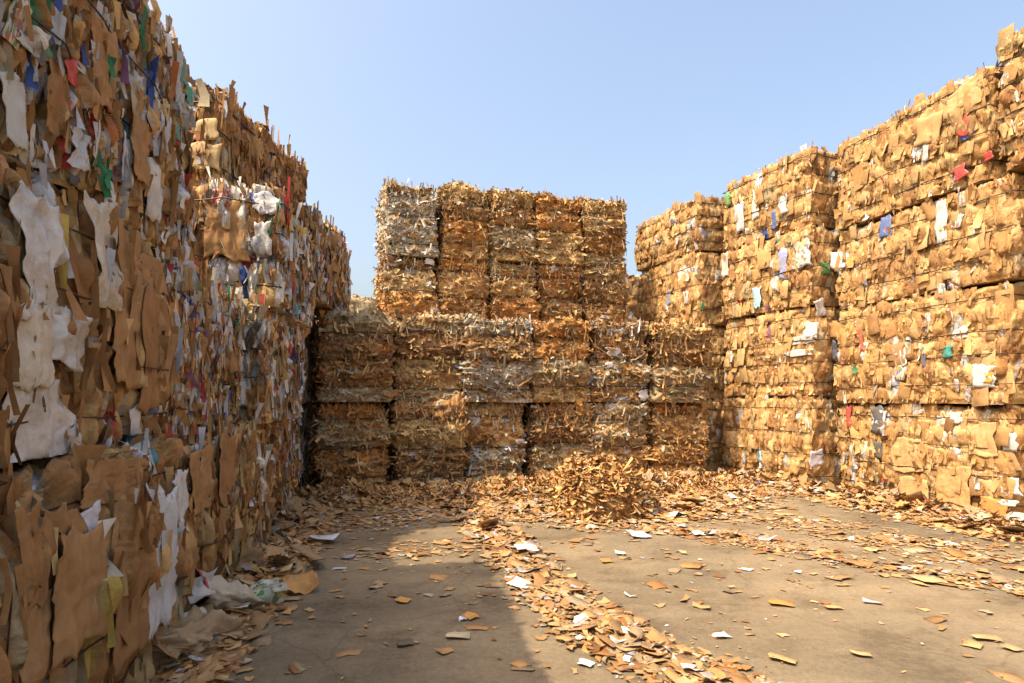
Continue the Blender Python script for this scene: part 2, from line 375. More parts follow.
    def orient(s, n, N, edge=0):
        """sheet normals and long axes for n pieces on outward directions N (local)"""
        up = np.array([0, 0, 1.0]); k = len(N)
        top = N[:, 2] > .7
        if s.k['mode'] == 'v':
            a = rng.normal(0, .15 if s.kind == 'card' else .22, k); ca, sa = np.cos(a), np.sin(a)
            nn = np.stack([N[:, 0] * ca - N[:, 1] * sa, N[:, 0] * sa + N[:, 1] * ca, N[:, 2]], -1) + rng.normal(0, .085 if s.kind == 'card' else .12, (k, 3))
            A = up + rng.normal(0, .20 if s.kind == 'card' else .10, (k, 3))
            if edge:                                              # many sheets are seen on their cut edge
                eo = (rng.random(k) < edge) & ~top; a = rng.choice([-1, 1], k) * rng.uniform(.75, 1.45, k); ca, sa = np.cos(a), np.sin(a)
                n2 = np.stack([N[:, 0] * ca - N[:, 1] * sa, N[:, 0] * sa + N[:, 1] * ca, N[:, 2]], -1) + rng.normal(0, .05, (k, 3)); nn[eo] = n2[eo]; s.eo = eo
        else:
            flat = rng.random(k) < .70
            nn = np.where(flat[:, None], up + N * rng.uniform(.1, .9, (k, 1)) + rng.normal(0, .38, (k, 3)), N + rng.normal(0, .42, (k, 3)) + up * .25)
            A = np.where(flat[:, None], rng.normal(0, 1, (k, 3)), rng.normal(0, .6, (k, 3)) + up * rng.normal(0, 1, (k, 1)))
        nn[top] = up + rng.normal(0, .36, (top.sum(), 3)); A[top] = rng.normal(0, 1, (top.sum(), 3))
        nn = unit(nn); A = unit(A - nn * (A * nn).sum(1, keepdims=True)); return nn, A

    def build(s):
        e = bpy.data.objects.new('waste_bale', None); C.objects.link(e); e.matrix_basis = s.mat; e.empty_display_size = .2
        tag(e, s.label, 'bale', s.group); s.obj = e
        link('core', s.core(), e)
        # straps
        hx, hy = s.L / 2, s.W / 2
        per = 15
        for z in s.straps:
            if not s.nf: break
            xs = np.linspace(-hx, hx, per); ys = np.linspace(-hy, hy, 9)
            ring = np.vstack([np.stack([xs, xs * 0 - hy, xs * 0 + z], -1)[:-1], np.stack([ys * 0 + hx, ys, ys * 0 + z], -1)[:-1],
                              np.stack([xs[::-1], xs * 0 + hy, xs * 0 + z], -1)[:-1], np.stack([ys * 0 - hx, ys[::-1], ys * 0 + z], -1)[:-1]])
            pos, d, _ = s.surf(ring); h = ((pos - ring) * d).sum(1)
            h = np.maximum(h, (np.roll(h, 1) + np.roll(h, -1)) / 2); pos = pos + d * ((.026 if s.kind == 'card' else .016) + h - ((pos - ring) * d).sum(1))[:, None]
            pos[:, 2] = z + rng.normal(0, .006, len(pos)); rad = .0032 if s.mat.translation.y < 5 else .005
            up = np.array([0, 0, 1.0]); n = len(pos)
            V = np.stack([pos + d * rad + up * rad, pos - d * rad + up * rad, pos - d * rad - up * rad, pos + d * rad - up * rad], 1).reshape(-1, 3)
            i = np.arange(n)[:, None] * 4; j = (np.roll(np.arange(n), -1) * 4)[:, None]; c = np.arange(4)[None]; c2 = (np.arange(4)[None] + 1) % 4
            Q = np.stack([i + c, j + c, j + c2, i + c2], -1).reshape(-1, 4)
            link('strap', mesh_np('strap', V, Q, M['wire']), e)
        # which faces can be seen from about where the camera stands
        cl = s.inv @ Vector((0, 0, EYE)); fs = []
        if cl.y < -s.W / 2: fs.append('front')
        if cl.x < -s.L / 2 + .5: fs.append('left')
        if cl.x > s.L / 2 - .5: fs.append('right')
        fs.append('top')
        faces = fs
        if s.ns:
            P, N = s.box_points(s.ns * 2, faces=faces); pos, d, idx = s.surf(P)
            keep = visible(s.world(pos + N * .05), s); pos, N, P, idx = pos[keep][:s.ns], N[keep][:s.ns], P[keep][:s.ns], idx[keep][:s.ns]
            k = len(pos)
            if k:
                nn, A = s.orient(k, N, .25 if s.kind == 'card' else .75)
                if s.k['mode'] == 'v': ln = rng.gamma(4, .022, k) * s.fs; wd = ln * rng.uniform(.2, .7, k); ln = ln * (1 if s.kind == 'card' else 1.5); wd = wd * (1 if s.kind == 'card' else .75); eo = s.eo; wd[eo] = rng.uniform(.012, .026, eo.sum()) * (.8 if s.kind == 'card' else 1.25); ln[eo] = np.minimum(ln[eo] * 1.7, .20 if s.kind == 'card' else .5)
                else: ln = rng.gamma(3.0, .028, k) * s.fs; wd = np.minimum(rng.gamma(3.5, .0085, k), ln) * s.fs
                pos = pos + N * rng.uniform(-.008, .010, (k, 1))
                if s.k['mode'] == 'h':                            # straw-like strips hanging over the edges
                    hg = (rng.random(k) < np.where(P[:, 2] > .72 * s.H, .30, .10)) & (N[:, 2] < .5); q = hg.sum(); pos[hg] += N[hg] * rng.uniform(.0, .03, (q, 1))
                    A[hg] = unit(np.array([0, 0, -1.0]) + rng.normal(0, .38, (q, 3))); nn[hg] = N[hg] + rng.normal(0, .3, (q, 3))
                    nn[hg] = unit(nn[hg] - A[hg] * (A[hg] * nn[hg]).sum(1, keepdims=True)); ln[hg] = rng.uniform(.08, .30, q); wd[hg] = rng.uniform(.006, .026, q)
                V, Q = shards(pos, nn, A, wd, ln, rng.normal(0, .10, k))
                V[:, 2] = np.maximum(V[:, 2], .004)
                col = pick_cols(s.k['p'], s.k['w'], k); same = rng.random(k) < .6; col[same] = s.colr[idx[same]] * rng.uniform(.85, 1.2, (same.sum(), 1))
                tag(link('shredded_pieces', mesh_np('shredded_pieces', V, Q, M['shred'], np.repeat(col, 6, 0)), e), kind='stuff')
        if s.nf:
            P, N = s.box_points(s.nf * 3, faces=faces); pos, d, idx = s.surf(P)
            keep = visible(s.world(pos + N * .06), s); pos, N, idx = pos[keep][:s.nf], N[keep][:s.nf], idx[keep][:s.nf]
            k = len(pos)
            if k:
                nn, A = s.orient(k, N); names = [a for a, _ in s.k['pieces']]; pr = np.array([b for _, b in s.k['pieces']]); pr /= pr.sum()
                kk = rng.choice(len(names), k, p=pr)
                col = pick_cols(s.k['p'][:3], s.k['w'][:3], k)
                if s.k['mode'] == 'h': col = np.where((rng.random(k) < .7)[:, None], s.colr[idx], col)
                for i in range(k):
                    t = names[kk[i]]; me = FLAP[t][rng.integers(0, len(FLAP[t]))]
                    if t == 'cardboard': c = col[i]; a = min(rng.gamma(5, .036), .4) * s.fs; b = a * rng.uniform(.35, .8); a, b = (min(a * 1.1, .3), b * 1.1) if s.kind not in ('mixed', 'brown') else (a * 1.45, b * .72)
                    elif t == 'printed': c = (.5, .4, .3); a = rng.uniform(.12, .28) * s.fs; b = a * rng.uniform(.4, .9)
                    else:
                        c = np.array(WHITE[rng.integers(0, 4)]) if rng.random() < .8 or t == 'paper' else np.array(BRIGHT[rng.integers(0, len(BRIGHT))])
                        a = rng.uniform(.06, .24) * s.fs; b = a * rng.uniform(.2, .6); a, b = (a, b * .7) if s.kind not in ('mixed', 'brown') else (a * 1.5, b * .7)
                    z_s = .4 if s.kind == 'card' else .7
                    if s.k['mode'] == 'h':
                        a *= .8; b *= .5
                    p = Vector(pos[i]) + Vector(N[i]) * rng.uniform(-.006, .012); p.z = max(p.z, .03 + .3 * a)
                    link(PART[t], me, e, basis(Vector(nn[i]), Vector(A[i]), p, a, b, max(.08, (a + b) / 2 * z_s)), c)
        return e

def ray_boxes(O, D, skip=None):
    """nearest bale hit for rays O + t D -> t, bale index"""
    best = np.full(len(D), 1e9); who = np.full(len(D), -1)
    for i, b in enumerate(BALES):
        if b is skip: continue
        I = np.array(b.inv); o = O @ I[:3, :3].T + I[:3, 3]; d = D @ I[:3, :3].T
        d = np.where(np.abs(d) < 1e-9, 1e-9, d)
        lo = np.array([-b.L / 2, -b.W / 2, 0]); hi = np.array([b.L / 2, b.W / 2, b.H])
        t1 = (lo - o) / d; t2 = (hi - o) / d; tn = np.minimum(t1, t2).max(-1); tf = np.maximum(t1, t2).min(-1)
        ok = (tn < tf) & (tn > 0) & (tn < best); best = np.where(ok, tn, best); who = np.where(ok, i, who)
    return best, who

def visible(Pw, me):
    """points seen from the camera or from a step to either side, and near the frame"""
    ok = np.zeros(len(Pw), bool)
    for dx in (-.7, 0, .9):
        O = np.array([dx, 0, EYE]); D = Pw - O; t, _ = ray_boxes(np.tile(O, (len(Pw), 1)), D, me)
        px = D[:, 0] / np.maximum(D[:, 1], .05); pz = D[:, 2] / np.maximum(D[:, 1], .05)
        ok |= (t > .97) & (D[:, 1] > .2) & (np.abs(px) < 1.02) & (pz > -.62) & (pz < .80)
    return ok

def pick(px, py):
    """pixel -> bale, local hit point, local outward normal"""
    O = np.array([[0, 0, EYE]]); D = np.array([[(px - 512) / F, 1, (HZ - py) / F]]); t, w_ = ray_boxes(O, D)
    if w_[0] < 0: return None
    b = BALES[w_[0]]; hit = b.inv @ Vector((O + D * t[0])[0]); q = [(abs(hit.x + b.L / 2), (-1, 0, 0)), (abs(hit.x - b.L / 2), (1, 0, 0)),
        (abs(hit.y + b.W / 2), (0, -1, 0)), (abs(hit.z - b.H), (0, 0, 1)), (abs(hit.z), (0, 0, -1)), (abs(hit.y - b.W / 2), (0, 1, 0))]
    return b, hit, Vector(min(q)[1]), t[0]

# ---- left wall: long faces towards the yard, in shade
def lx(Y): return -1.94 - .195 * (Y - 3.4)
def lseg(y0, y1, off=0): return (lx(y0) + off, y0), (lx(y1) + off, y1)
GL = 'bales of the shaded wall on the left'
NEAR = dict(step=.0105, n_shard=1900, n_flap=50, cell=.075, fs=.75)
MID = dict(step=.0155, n_shard=1200, n_flap=30, cell=.085, fs=.8)
Bale(*lseg(-1.2, 1.06), 1.1, 0, 1.12, 'brown', 'bottom bale of the left wall at the very left edge, beside the camera', GL, step=.04, n_shard=300, n_flap=20)
Bale(*lseg(1.10, 3.36, .10), 1.1, 0, 1.12, 'brown', 'big brown cardboard bale, bottom left corner of the photo, on the ground', GL, **{**NEAR, 'cell': .13, 'n_shard': 450, 'n_flap': 12, 'fs': .8}, amp=1.1, vs=.22)
Bale(*lseg(3.46, 5.66, .05), 1.1, 0, 1.12, 'brown', 'brown cardboard bale on the ground behind the crushed sack, left wall', GL, **MID)
Bale(*lseg(5.74, 7.85, -.03), 1.1, 0, 1.13, 'brown', 'shaded bottom bale of the left wall, third back from the corner of the photo', GL, **MID)
Bale(*lseg(7.95, 9.95, -.12), 1.1, 0, 1.30, 'mixed', 'deepest bottom bale of the left wall, beside the dark gap at the back wall', GL, step=.025, n_shard=1500, n_flap=80)
Bale(*lseg(-1.1, 1.18, .03), 1.1, 1.13, 1.06, 'mixed', 'second-tier bale of the left wall at the very left edge, beside the camera', GL, step=.04, n_shard=300, n_flap=20)
Bale(*lseg(1.24, 3.34, -.04), 1.1, 1.13, 1.06, 'brown', 'bale with big white plastic sheets at the left edge, second tier', GL, **{**NEAR, 'cell': .11, 'fs': .85, 'n_flap': 16, 'n_shard': 550}, amp=1.1, vs=.22)
Bale(*lseg(3.42, 5.20, -.05), 1.1, 1.13, 1.05, 'mixed', 'second-tier bale of thin vertical red, white and brown strips, left wall', GL, **{**NEAR, 'cell': .05, 'step': .014, 'fs': .7, 'n_shard': 1700}, vs=.25)
Bale(*lseg(5.27, 7.40, .13), 1.2, 1.14, 1.06, 'mixed', 'second-tier bale with black film strip, below the mid-left stack', GL, **MID)
Bale(*lseg(7.48, 9.7, -.10), 1.1, 1.31, 1.33, 'mixed', 'deepest second-tier bale of the left wall, beside the dark gap', GL, step=.025, n_shard=1500, n_flap=80)
Bale(*lseg(-1.3, 1.30, -.03), 1.1, 2.20, 1.26, 'mixed', 'top bale of the left wall above the very left edge', GL, step=.04, n_shard=300, n_flap=20)
Bale(*lseg(1.36, 3.82, -.04), 1.1, 2.20, 1.29, 'mixed', 'tall multicoloured bale in the top left corner of the photo', GL, **{**NEAR, 'cell': .06, 'n_shard': 2200, 'n_flap': 60, 'fs': .6}, amp=1.1, vs=.35)
Bale((-2.136, 5.5), (-2.50, 7.45), 1.2, 2.21, 1.09, 'mixed', 'bale with large brown panel and green-white scraps under the highest left bale', GL, **{**MID, 'cell': .12})
Bale((-2.74, 5.6), (-2.66, 7.67), 1.15, 3.31, 1.0, 'brown', 'highest bale of the left wall, its bulging cardboard end catching the sun', GL, **{**MID, 'cell': .12}, straps=3)
Bale((-2.50, 7.58), (-2.60, 9.45), 1.05, 2.66, 1.06, 'mixed', 'small far bale stepping down at the end of the left wall against the sky', GL, step=.022, n_shard=2200, n_flap=110, cell=.07)

# ---- back wall: bale ends, loose horizontal layers
BD = Vector((.963, .270, 0)).normalized(); BN = Vector((-BD.y, BD.x, 0))
ORD = ['first', 'second', 'third', 'fourth', 'fifth', 'sixth']
b0 = Vector((-2.75, 8.5, 0)); LOOK = ['shred', 'shred', 'white', 'shred', 'white', 'shred']
BANDL = {(0, 0): [(ORANGE, .7), (ORANGE, .5), (GREYTAN, .3)], (1, 0): [(GREYTAN, .6), (DARK, .5), (STRAW, .5), (BROWN, .5)], (2, 0): [(STRAW, .4), (PALE, .35), (TAN, .4)], (3, 0): [(BROWN, .6), (GREYTAN, .6), (DARK, .5)],
         (4, 0): [(GREYTAN, .4), (TAN, .6), (STRAW, .4)], (5, 0): [(ORANGE, .6), (ORANGE, .45), (TAN, .4)], (0, 1): [(GREYTAN, .6), (BROWN, .5), (DARK, .6), (GREYTAN, .5)], (1, 1): [(GREYTAN, .5), (STRAW, .5), (DARK, .6)],
         (2, 1): [(GREYTAN, .4), (PALE, .4), (DARK, .5), (PALE, .4)], (3, 1): [(STRAW, .6), (GREYTAN, .4), (ORANGE, .5), (ORANGE, .6)], (4, 1): [(DARK, .4), (GREYTAN, .4), (BROWN, .5)], (5, 1): [(GREYTAN, .6), (GREYTAN, .6), (DARK, .5), (STRAW, .6)]}
TONE = {(0, 0): 'orange-brown', (1, 0): 'dull brown', (2, 0): 'pale', (3, 0): 'brown', (4, 0): 'straw-coloured', (5, 0): 'bright orange', (0, 1): 'grey-brown', (1, 1): 'tan',
        (2, 1): 'white-flecked', (3, 1): 'orange-banded', (4, 1): 'dark', (5, 1): 'tan-grey'}
for r_ in range(2):
    for c in range(6):
        a = b0 + BD * (1.055 * c + .012) + BN * rng.uniform(-.12, .06) + BD * rng.uniform(-.03, .03); b = a + BD * rng.uniform(.99, 1.05)
        Bale((a.x, a.y), (b.x, b.y), 2.15, r_ * 1.315, 1.305 + (rng.uniform(-.02, .02) if r_ else 0), LOOK[c],
             '%s bale end, %s tier, %s low back-wall column from the left' % (TONE[c, r_], 'bottom' if r_ == 0 else 'second', ORD[c]),
             'bale ends of the low back wall', step=.022, n_shard=2400, n_flap=30, straps=3, cell=.075, amp=1.0, pin=.06, band=BANDL[c, r_], sub=True, fs=.95, tilt=(rng.uniform(-.5, .8), rng.uniform(-1., 1.)) if r_ else (0, 0))
for c in range(6):                                               # the row behind, which carries the tall stack
    for r_ in range(2):
        a = b0 + BD * (1.055 * c + .012) + BN * 2.24; b = a + BD * 1.022
        Bale((a.x, a.y), (b.x, b.y), 2.15, r_ * 1.315, 1.30, 'shred', 'shredded bale hidden under the tall rear stack, %s column, %s tier' % (ORD[c], ('bottom', 'second')[r_]),
             'bales carrying the tall rear stack', step=.07, n_shard=250 if r_ else 0, n_flap=0, straps=3, cell=.12, sub=True)
u0 = Vector((-2.29, 10.93, 0)); UL = ['white', 'shred', 'shred', 'shred', 'shred']
UB = {(0, 0): [(ORANGE, .55), (ORANGE, .6), (STRAW, .2), (DARK, .5)], (0, 1): [(PALE, .6), (PALE, .6), (PALE, .75), (GREYTAN, .5)],
      (1, 0): [(ORANGE, .4), (BROWN, .5), (TAN, .5)], (1, 1): [(TAN, .5), (ORANGE, .4), (DARK, .5), (STRAW, .6)], (2, 0): [(GREYTAN, .3), (ORANGE, .4), (STRAW, .6)], (2, 1): [(STRAW, .6), (GREYTAN, .6), (BROWN, .5), (STRAW, .7)],
      (3, 0): [(BROWN, .5), (DARK, .5), (BROWN, .5)], (3, 1): [(STRAW, .4), (STRAW, .5), (ORANGE, .6), (ORANGE, .75)], (4, 0): [(GREYTAN, .4), (DARK, .5), (DARK, .6)], (4, 1): [(GREYTAN, .6), (BROWN, .5), (STRAW, .4), (STRAW, .6)]}
UT = {(0, 0): 'orange and white-flecked', (0, 1): 'pale grey-white', (1, 0): 'orange-brown', (1, 1): 'golden brown', (2, 0): 'straw-topped', (2, 1): 'pale straw', (3, 0): 'dull brown', (3, 1): 'rusty orange', (4, 0): 'dark brown', (4, 1): 'tan'}
for r_ in range(2):
    for c in range(5):
        a = u0 + BD * (.965 * c + (.02 if c else -.02)) + BN * rng.uniform(-.05, .06); b = a + BD * (.952 - .006 * c)
        Bale((a.x, a.y), (b.x, b.y), 2.1, 2.64 + r_ * 1.385, 1.375 + (rng.uniform(-.03, .02) if r_ else 0), UL[c],
             '%s bale end, %s row of the high rear stack, %s from the left' % (UT[c, r_], 'lower' if r_ == 0 else 'top', ORD[c]),
             'bale ends of the high rear stack', step=.026, n_shard=1900, n_flap=22, straps=3, cell=.08, amp=1.0, pin=.055, band=UB[c, r_], sub=True, fs=1.0, tilt=(rng.uniform(-1, 1), rng.uniform(-1.6, 1.6)) if r_ else (0, 0))

a = b0 - BD * 1.06 + BN * .75; b = a + BD * .98
for r_ in range(2):
    Bale((a.x, a.y), (b.x, b.y), 2.0, r_ * 1.315, 1.30, 'mixed', 'dark recessed bale in the gap between the left and back walls, %s tier' % ('bottom', 'second')[r_], 'bales in the corner gap', step=.04, n_shard=400, n_flap=20, cell=.09)
for r_ in range(4):  # unseen stack added to keep sun off the mid-left bale end
    Bale((-3.45, 2.5), (-3.75, 4.75), 1.1, r_ * 1.16, 1.15, 'mixed', 'unseen bale added behind the left wall for shade, %s tier' % ('bottom', 'second', 'third', 'top')[r_], 'unseen shading bales added behind the left wall', step=.08, n_shard=0, n_flap=0, cell=.12)

# ---- right wall: golden cardboard bales in full sun
GR = 'golden cardboard bales of the sunlit wall on the right'
TIER = ['bottom', 'second', 'third', 'top']
for st, (p0, p1, zs, where) in enumerate((((2.77, 13.3), (3.50, 11.25), (0, 1.38, 2.78, 4.19, 5.24), 'farthest stack of the right wall, next to the back wall'),
                                       ((3.85, 11.0), (4.60, 9.20), (0, 1.42, 2.82, 4.06, 5.30), 'middle stack of the right wall'),
                                       ((4.98, 9.25), (5.62, 6.75), (0, 1.30, 2.73, 3.95, 5.30), 'nearest long stack of the right wall'))):
    for t in range(4):
        j = rng.uniform(-.03, .03); q1 = (5.56, 6.98) if (st == 2 and t == 3) else p1
        Bale((p0[0] + j, p0[1]), (q1[0] + j, q1[1]), 1.08, zs[t] + .004, zs[t + 1] - zs[t] - .012, 'card', '%s cardboard bale of the %s' % (TIER[t], where), GR,
             step=.0205, n_shard=1000 if st == 2 else 750, n_flap=110 if st == 2 else 75, straps=4 if t != 2 else 3, cell=.13, amp=.55, fs=.9, vs=.6, pin=.034, belly=.05)
for t in range(3):
    Bale((6.00, 6.62), (6.15, 5.62), 2.2, t * 1.32, 1.31, 'card', '%s bale of the stack just outside the right edge of the photo' % TIER[t], GR, step=.06, n_shard=150, n_flap=0, cell=.12, sub=True)
Bale((5.60, 6.90), (5.78, 5.88), 2.2, 3.97, 1.46, 'card', 'top bale cut by the right edge of the photo, end towards the yard', GR, step=.026, n_shard=1500, n_flap=90, cell=.11, sub=True, fs=.95)

# ---- stacks seen far off through the gaps
for t in range(3):
    Bale((-5.2, 16.2), (-3.0, 16.6), 1.1, t * 1.39, 1.38, 'white', 'grey-green far bale in the gap left of the high rear stack, %s' % ('bottom tier', 'middle tier', 'top tier')[t],
         'far bales behind the gap on the left', step=.06, n_shard=500 if t == 2 else 0, n_flap=0, cell=.11, sub=True, band=[(GREYTAN, .7)])
    Bale((2.35, 14.9), (3.75, 15.3), 1.1, t * 1.5, 1.49, 'card', 'tan far bale in the gap right of the high rear stack, %s' % ('bottom tier', 'middle tier', 'top tier')[t],
         'far bales behind the gap on the right', step=.06, n_shard=500 if t == 2 else 0, n_flap=0, cell=.11, sub=True)

for b in BALES: b.build()

# ------------------------------------------------------------------ pieces the photo singles out in the bales
def big_sheet(name, mat, px, py, wpx, hpx, col, rot=0, crump=.035, n=13, lift=.014, seed=0, lean=0.0, print_=None):
    """crumpled sheet pressed into the bale face under this pixel, spanning about wpx x hpx"""
    h = pick(px, py)
    if not h: return
    b, hit, nrm, t = h; r = np.random.default_rng(seed + int(px * 7 + py))
    wn = (b.mat.to_3x3() @ nrm).normalized(); view = Vector(((px - 512) / F, 1, (HZ - py) / F)).normalized()
    side = Vector((0, 0, 1)).cross(wn); side.normalize() if side.length > .1 else None
    if side.length < .1: side = Vector((1, 0, 0))
    kx = max(.15, abs(side.x - (px - 512) / F * side.y))
    W_ = wpx / F * t / kx; H_ = hpx / F * t
    gx, gy = np.meshgrid(np.linspace(-.5, .5, n), np.linspace(-.5, .5, n), indexing='ij')
    jag = .012 if mat == 'card' else .022; e = 1 + jag * r.normal(0, 1, gx.shape) * ((np.abs(gx) > .4) | (np.abs(gy) > .4))
    P2 = np.stack([gx.ravel() * W_, gy.ravel() * H_, gx.ravel() * 0], -1)
    s = int(r.integers(1, 999))
    crump *= .3 if mat == 'card' else .34; z = ((.5 - np.abs(vnoise(P2, 6, s))) * 1.3 + (.5 - np.abs(vnoise(P2, 15, s + 1))) * .9 + (.5 - np.abs(vnoise(P2, 34, s + 2))) * (.5 if mat == 'card' else .2)) * crump
    ridge = np.abs(vnoise(P2 * np.array([1, .12, 1]), 11, s + 3)); z += (.5 - ridge) * (.013 if mat == 'card' and t < 4 else crump * 1.2)
    kn = np.linspace(-.5, .5, 6); tx = np.interp(gy, kn, r.uniform(*((.85, 1.1) if mat == 'card' else (.62, 1.12)), 6)); ty = np.interp(gx, kn, r.uniform(.8, 1.1, 6)); sx_ = np.interp(gy, kn, r.uniform(-.08, .08, 6) * (.5 if mat == 'card' else 1.6))
    X = ((gx * tx + sx_) * W_ * e).ravel(); Y = (gy * ty * H_ * e).ravel()
    th = .0025
    # follow the lumpy face
    sl = b.inv.to_3x3() @ side; upl = Vector((0, 0, 1)) if abs(nrm.z) < .5 else Vector((0, 1, 0))
    q = Quaternion(nrm, R(rot)); sl = q @ sl; upl = q @ upl
    base = np.array(hit) + X[:, None] * np.array(sl) + Y[:, None] * np.array(upl)
    lo = np.array([-b.L / 2 + .02, -b.W / 2 + .02, .03]); hi = np.array([b.L / 2 - .02, b.W / 2 - .02, b.H - .02])
    base_c = np.clip(base, lo, hi)
    ax_ = int(np.argmax(np.abs(np.array(nrm)))); base_c[:, ax_] = np.array(hit)[ax_]
    pos, _, _ = b.surf(base_c); pr = ((pos - base_c) @ np.array(nrm))
    pr = pr * .22 + pr.max() * .35
    top = base + np.array(nrm)[None] * (pr + z + lift + lean * gy.ravel())[:, None]
    top[:, 2] = np.maximum(top[:, 2], .01)
    idx = np.arange(n * n).reshape(n, n); qd = np.stack([idx[:-1, :-1], idx[1:, :-1], idx[1:, 1:], idx[:-1, 1:]], -1).reshape(-1, 4)
    bot = top - np.array(nrm)[None] * th
    ring = list(idx[:, 0]) + list(idx[-1, 1:]) + list(idx[-2::-1, -1]) + list(idx[0, -2:0:-1]); m = n * n
    sd_ = np.array([[ring[i], ring[i] + m, ring[(i + 1) % len(ring)] + m, ring[(i + 1) % len(ring)]] for i in range(len(ring))])
    o = link(name, mesh_np(name, np.vstack([top, bot]), np.vstack([qd, qd[:, ::-1] + m, sd_]), M[mat]), b.obj, None, col)
    return o

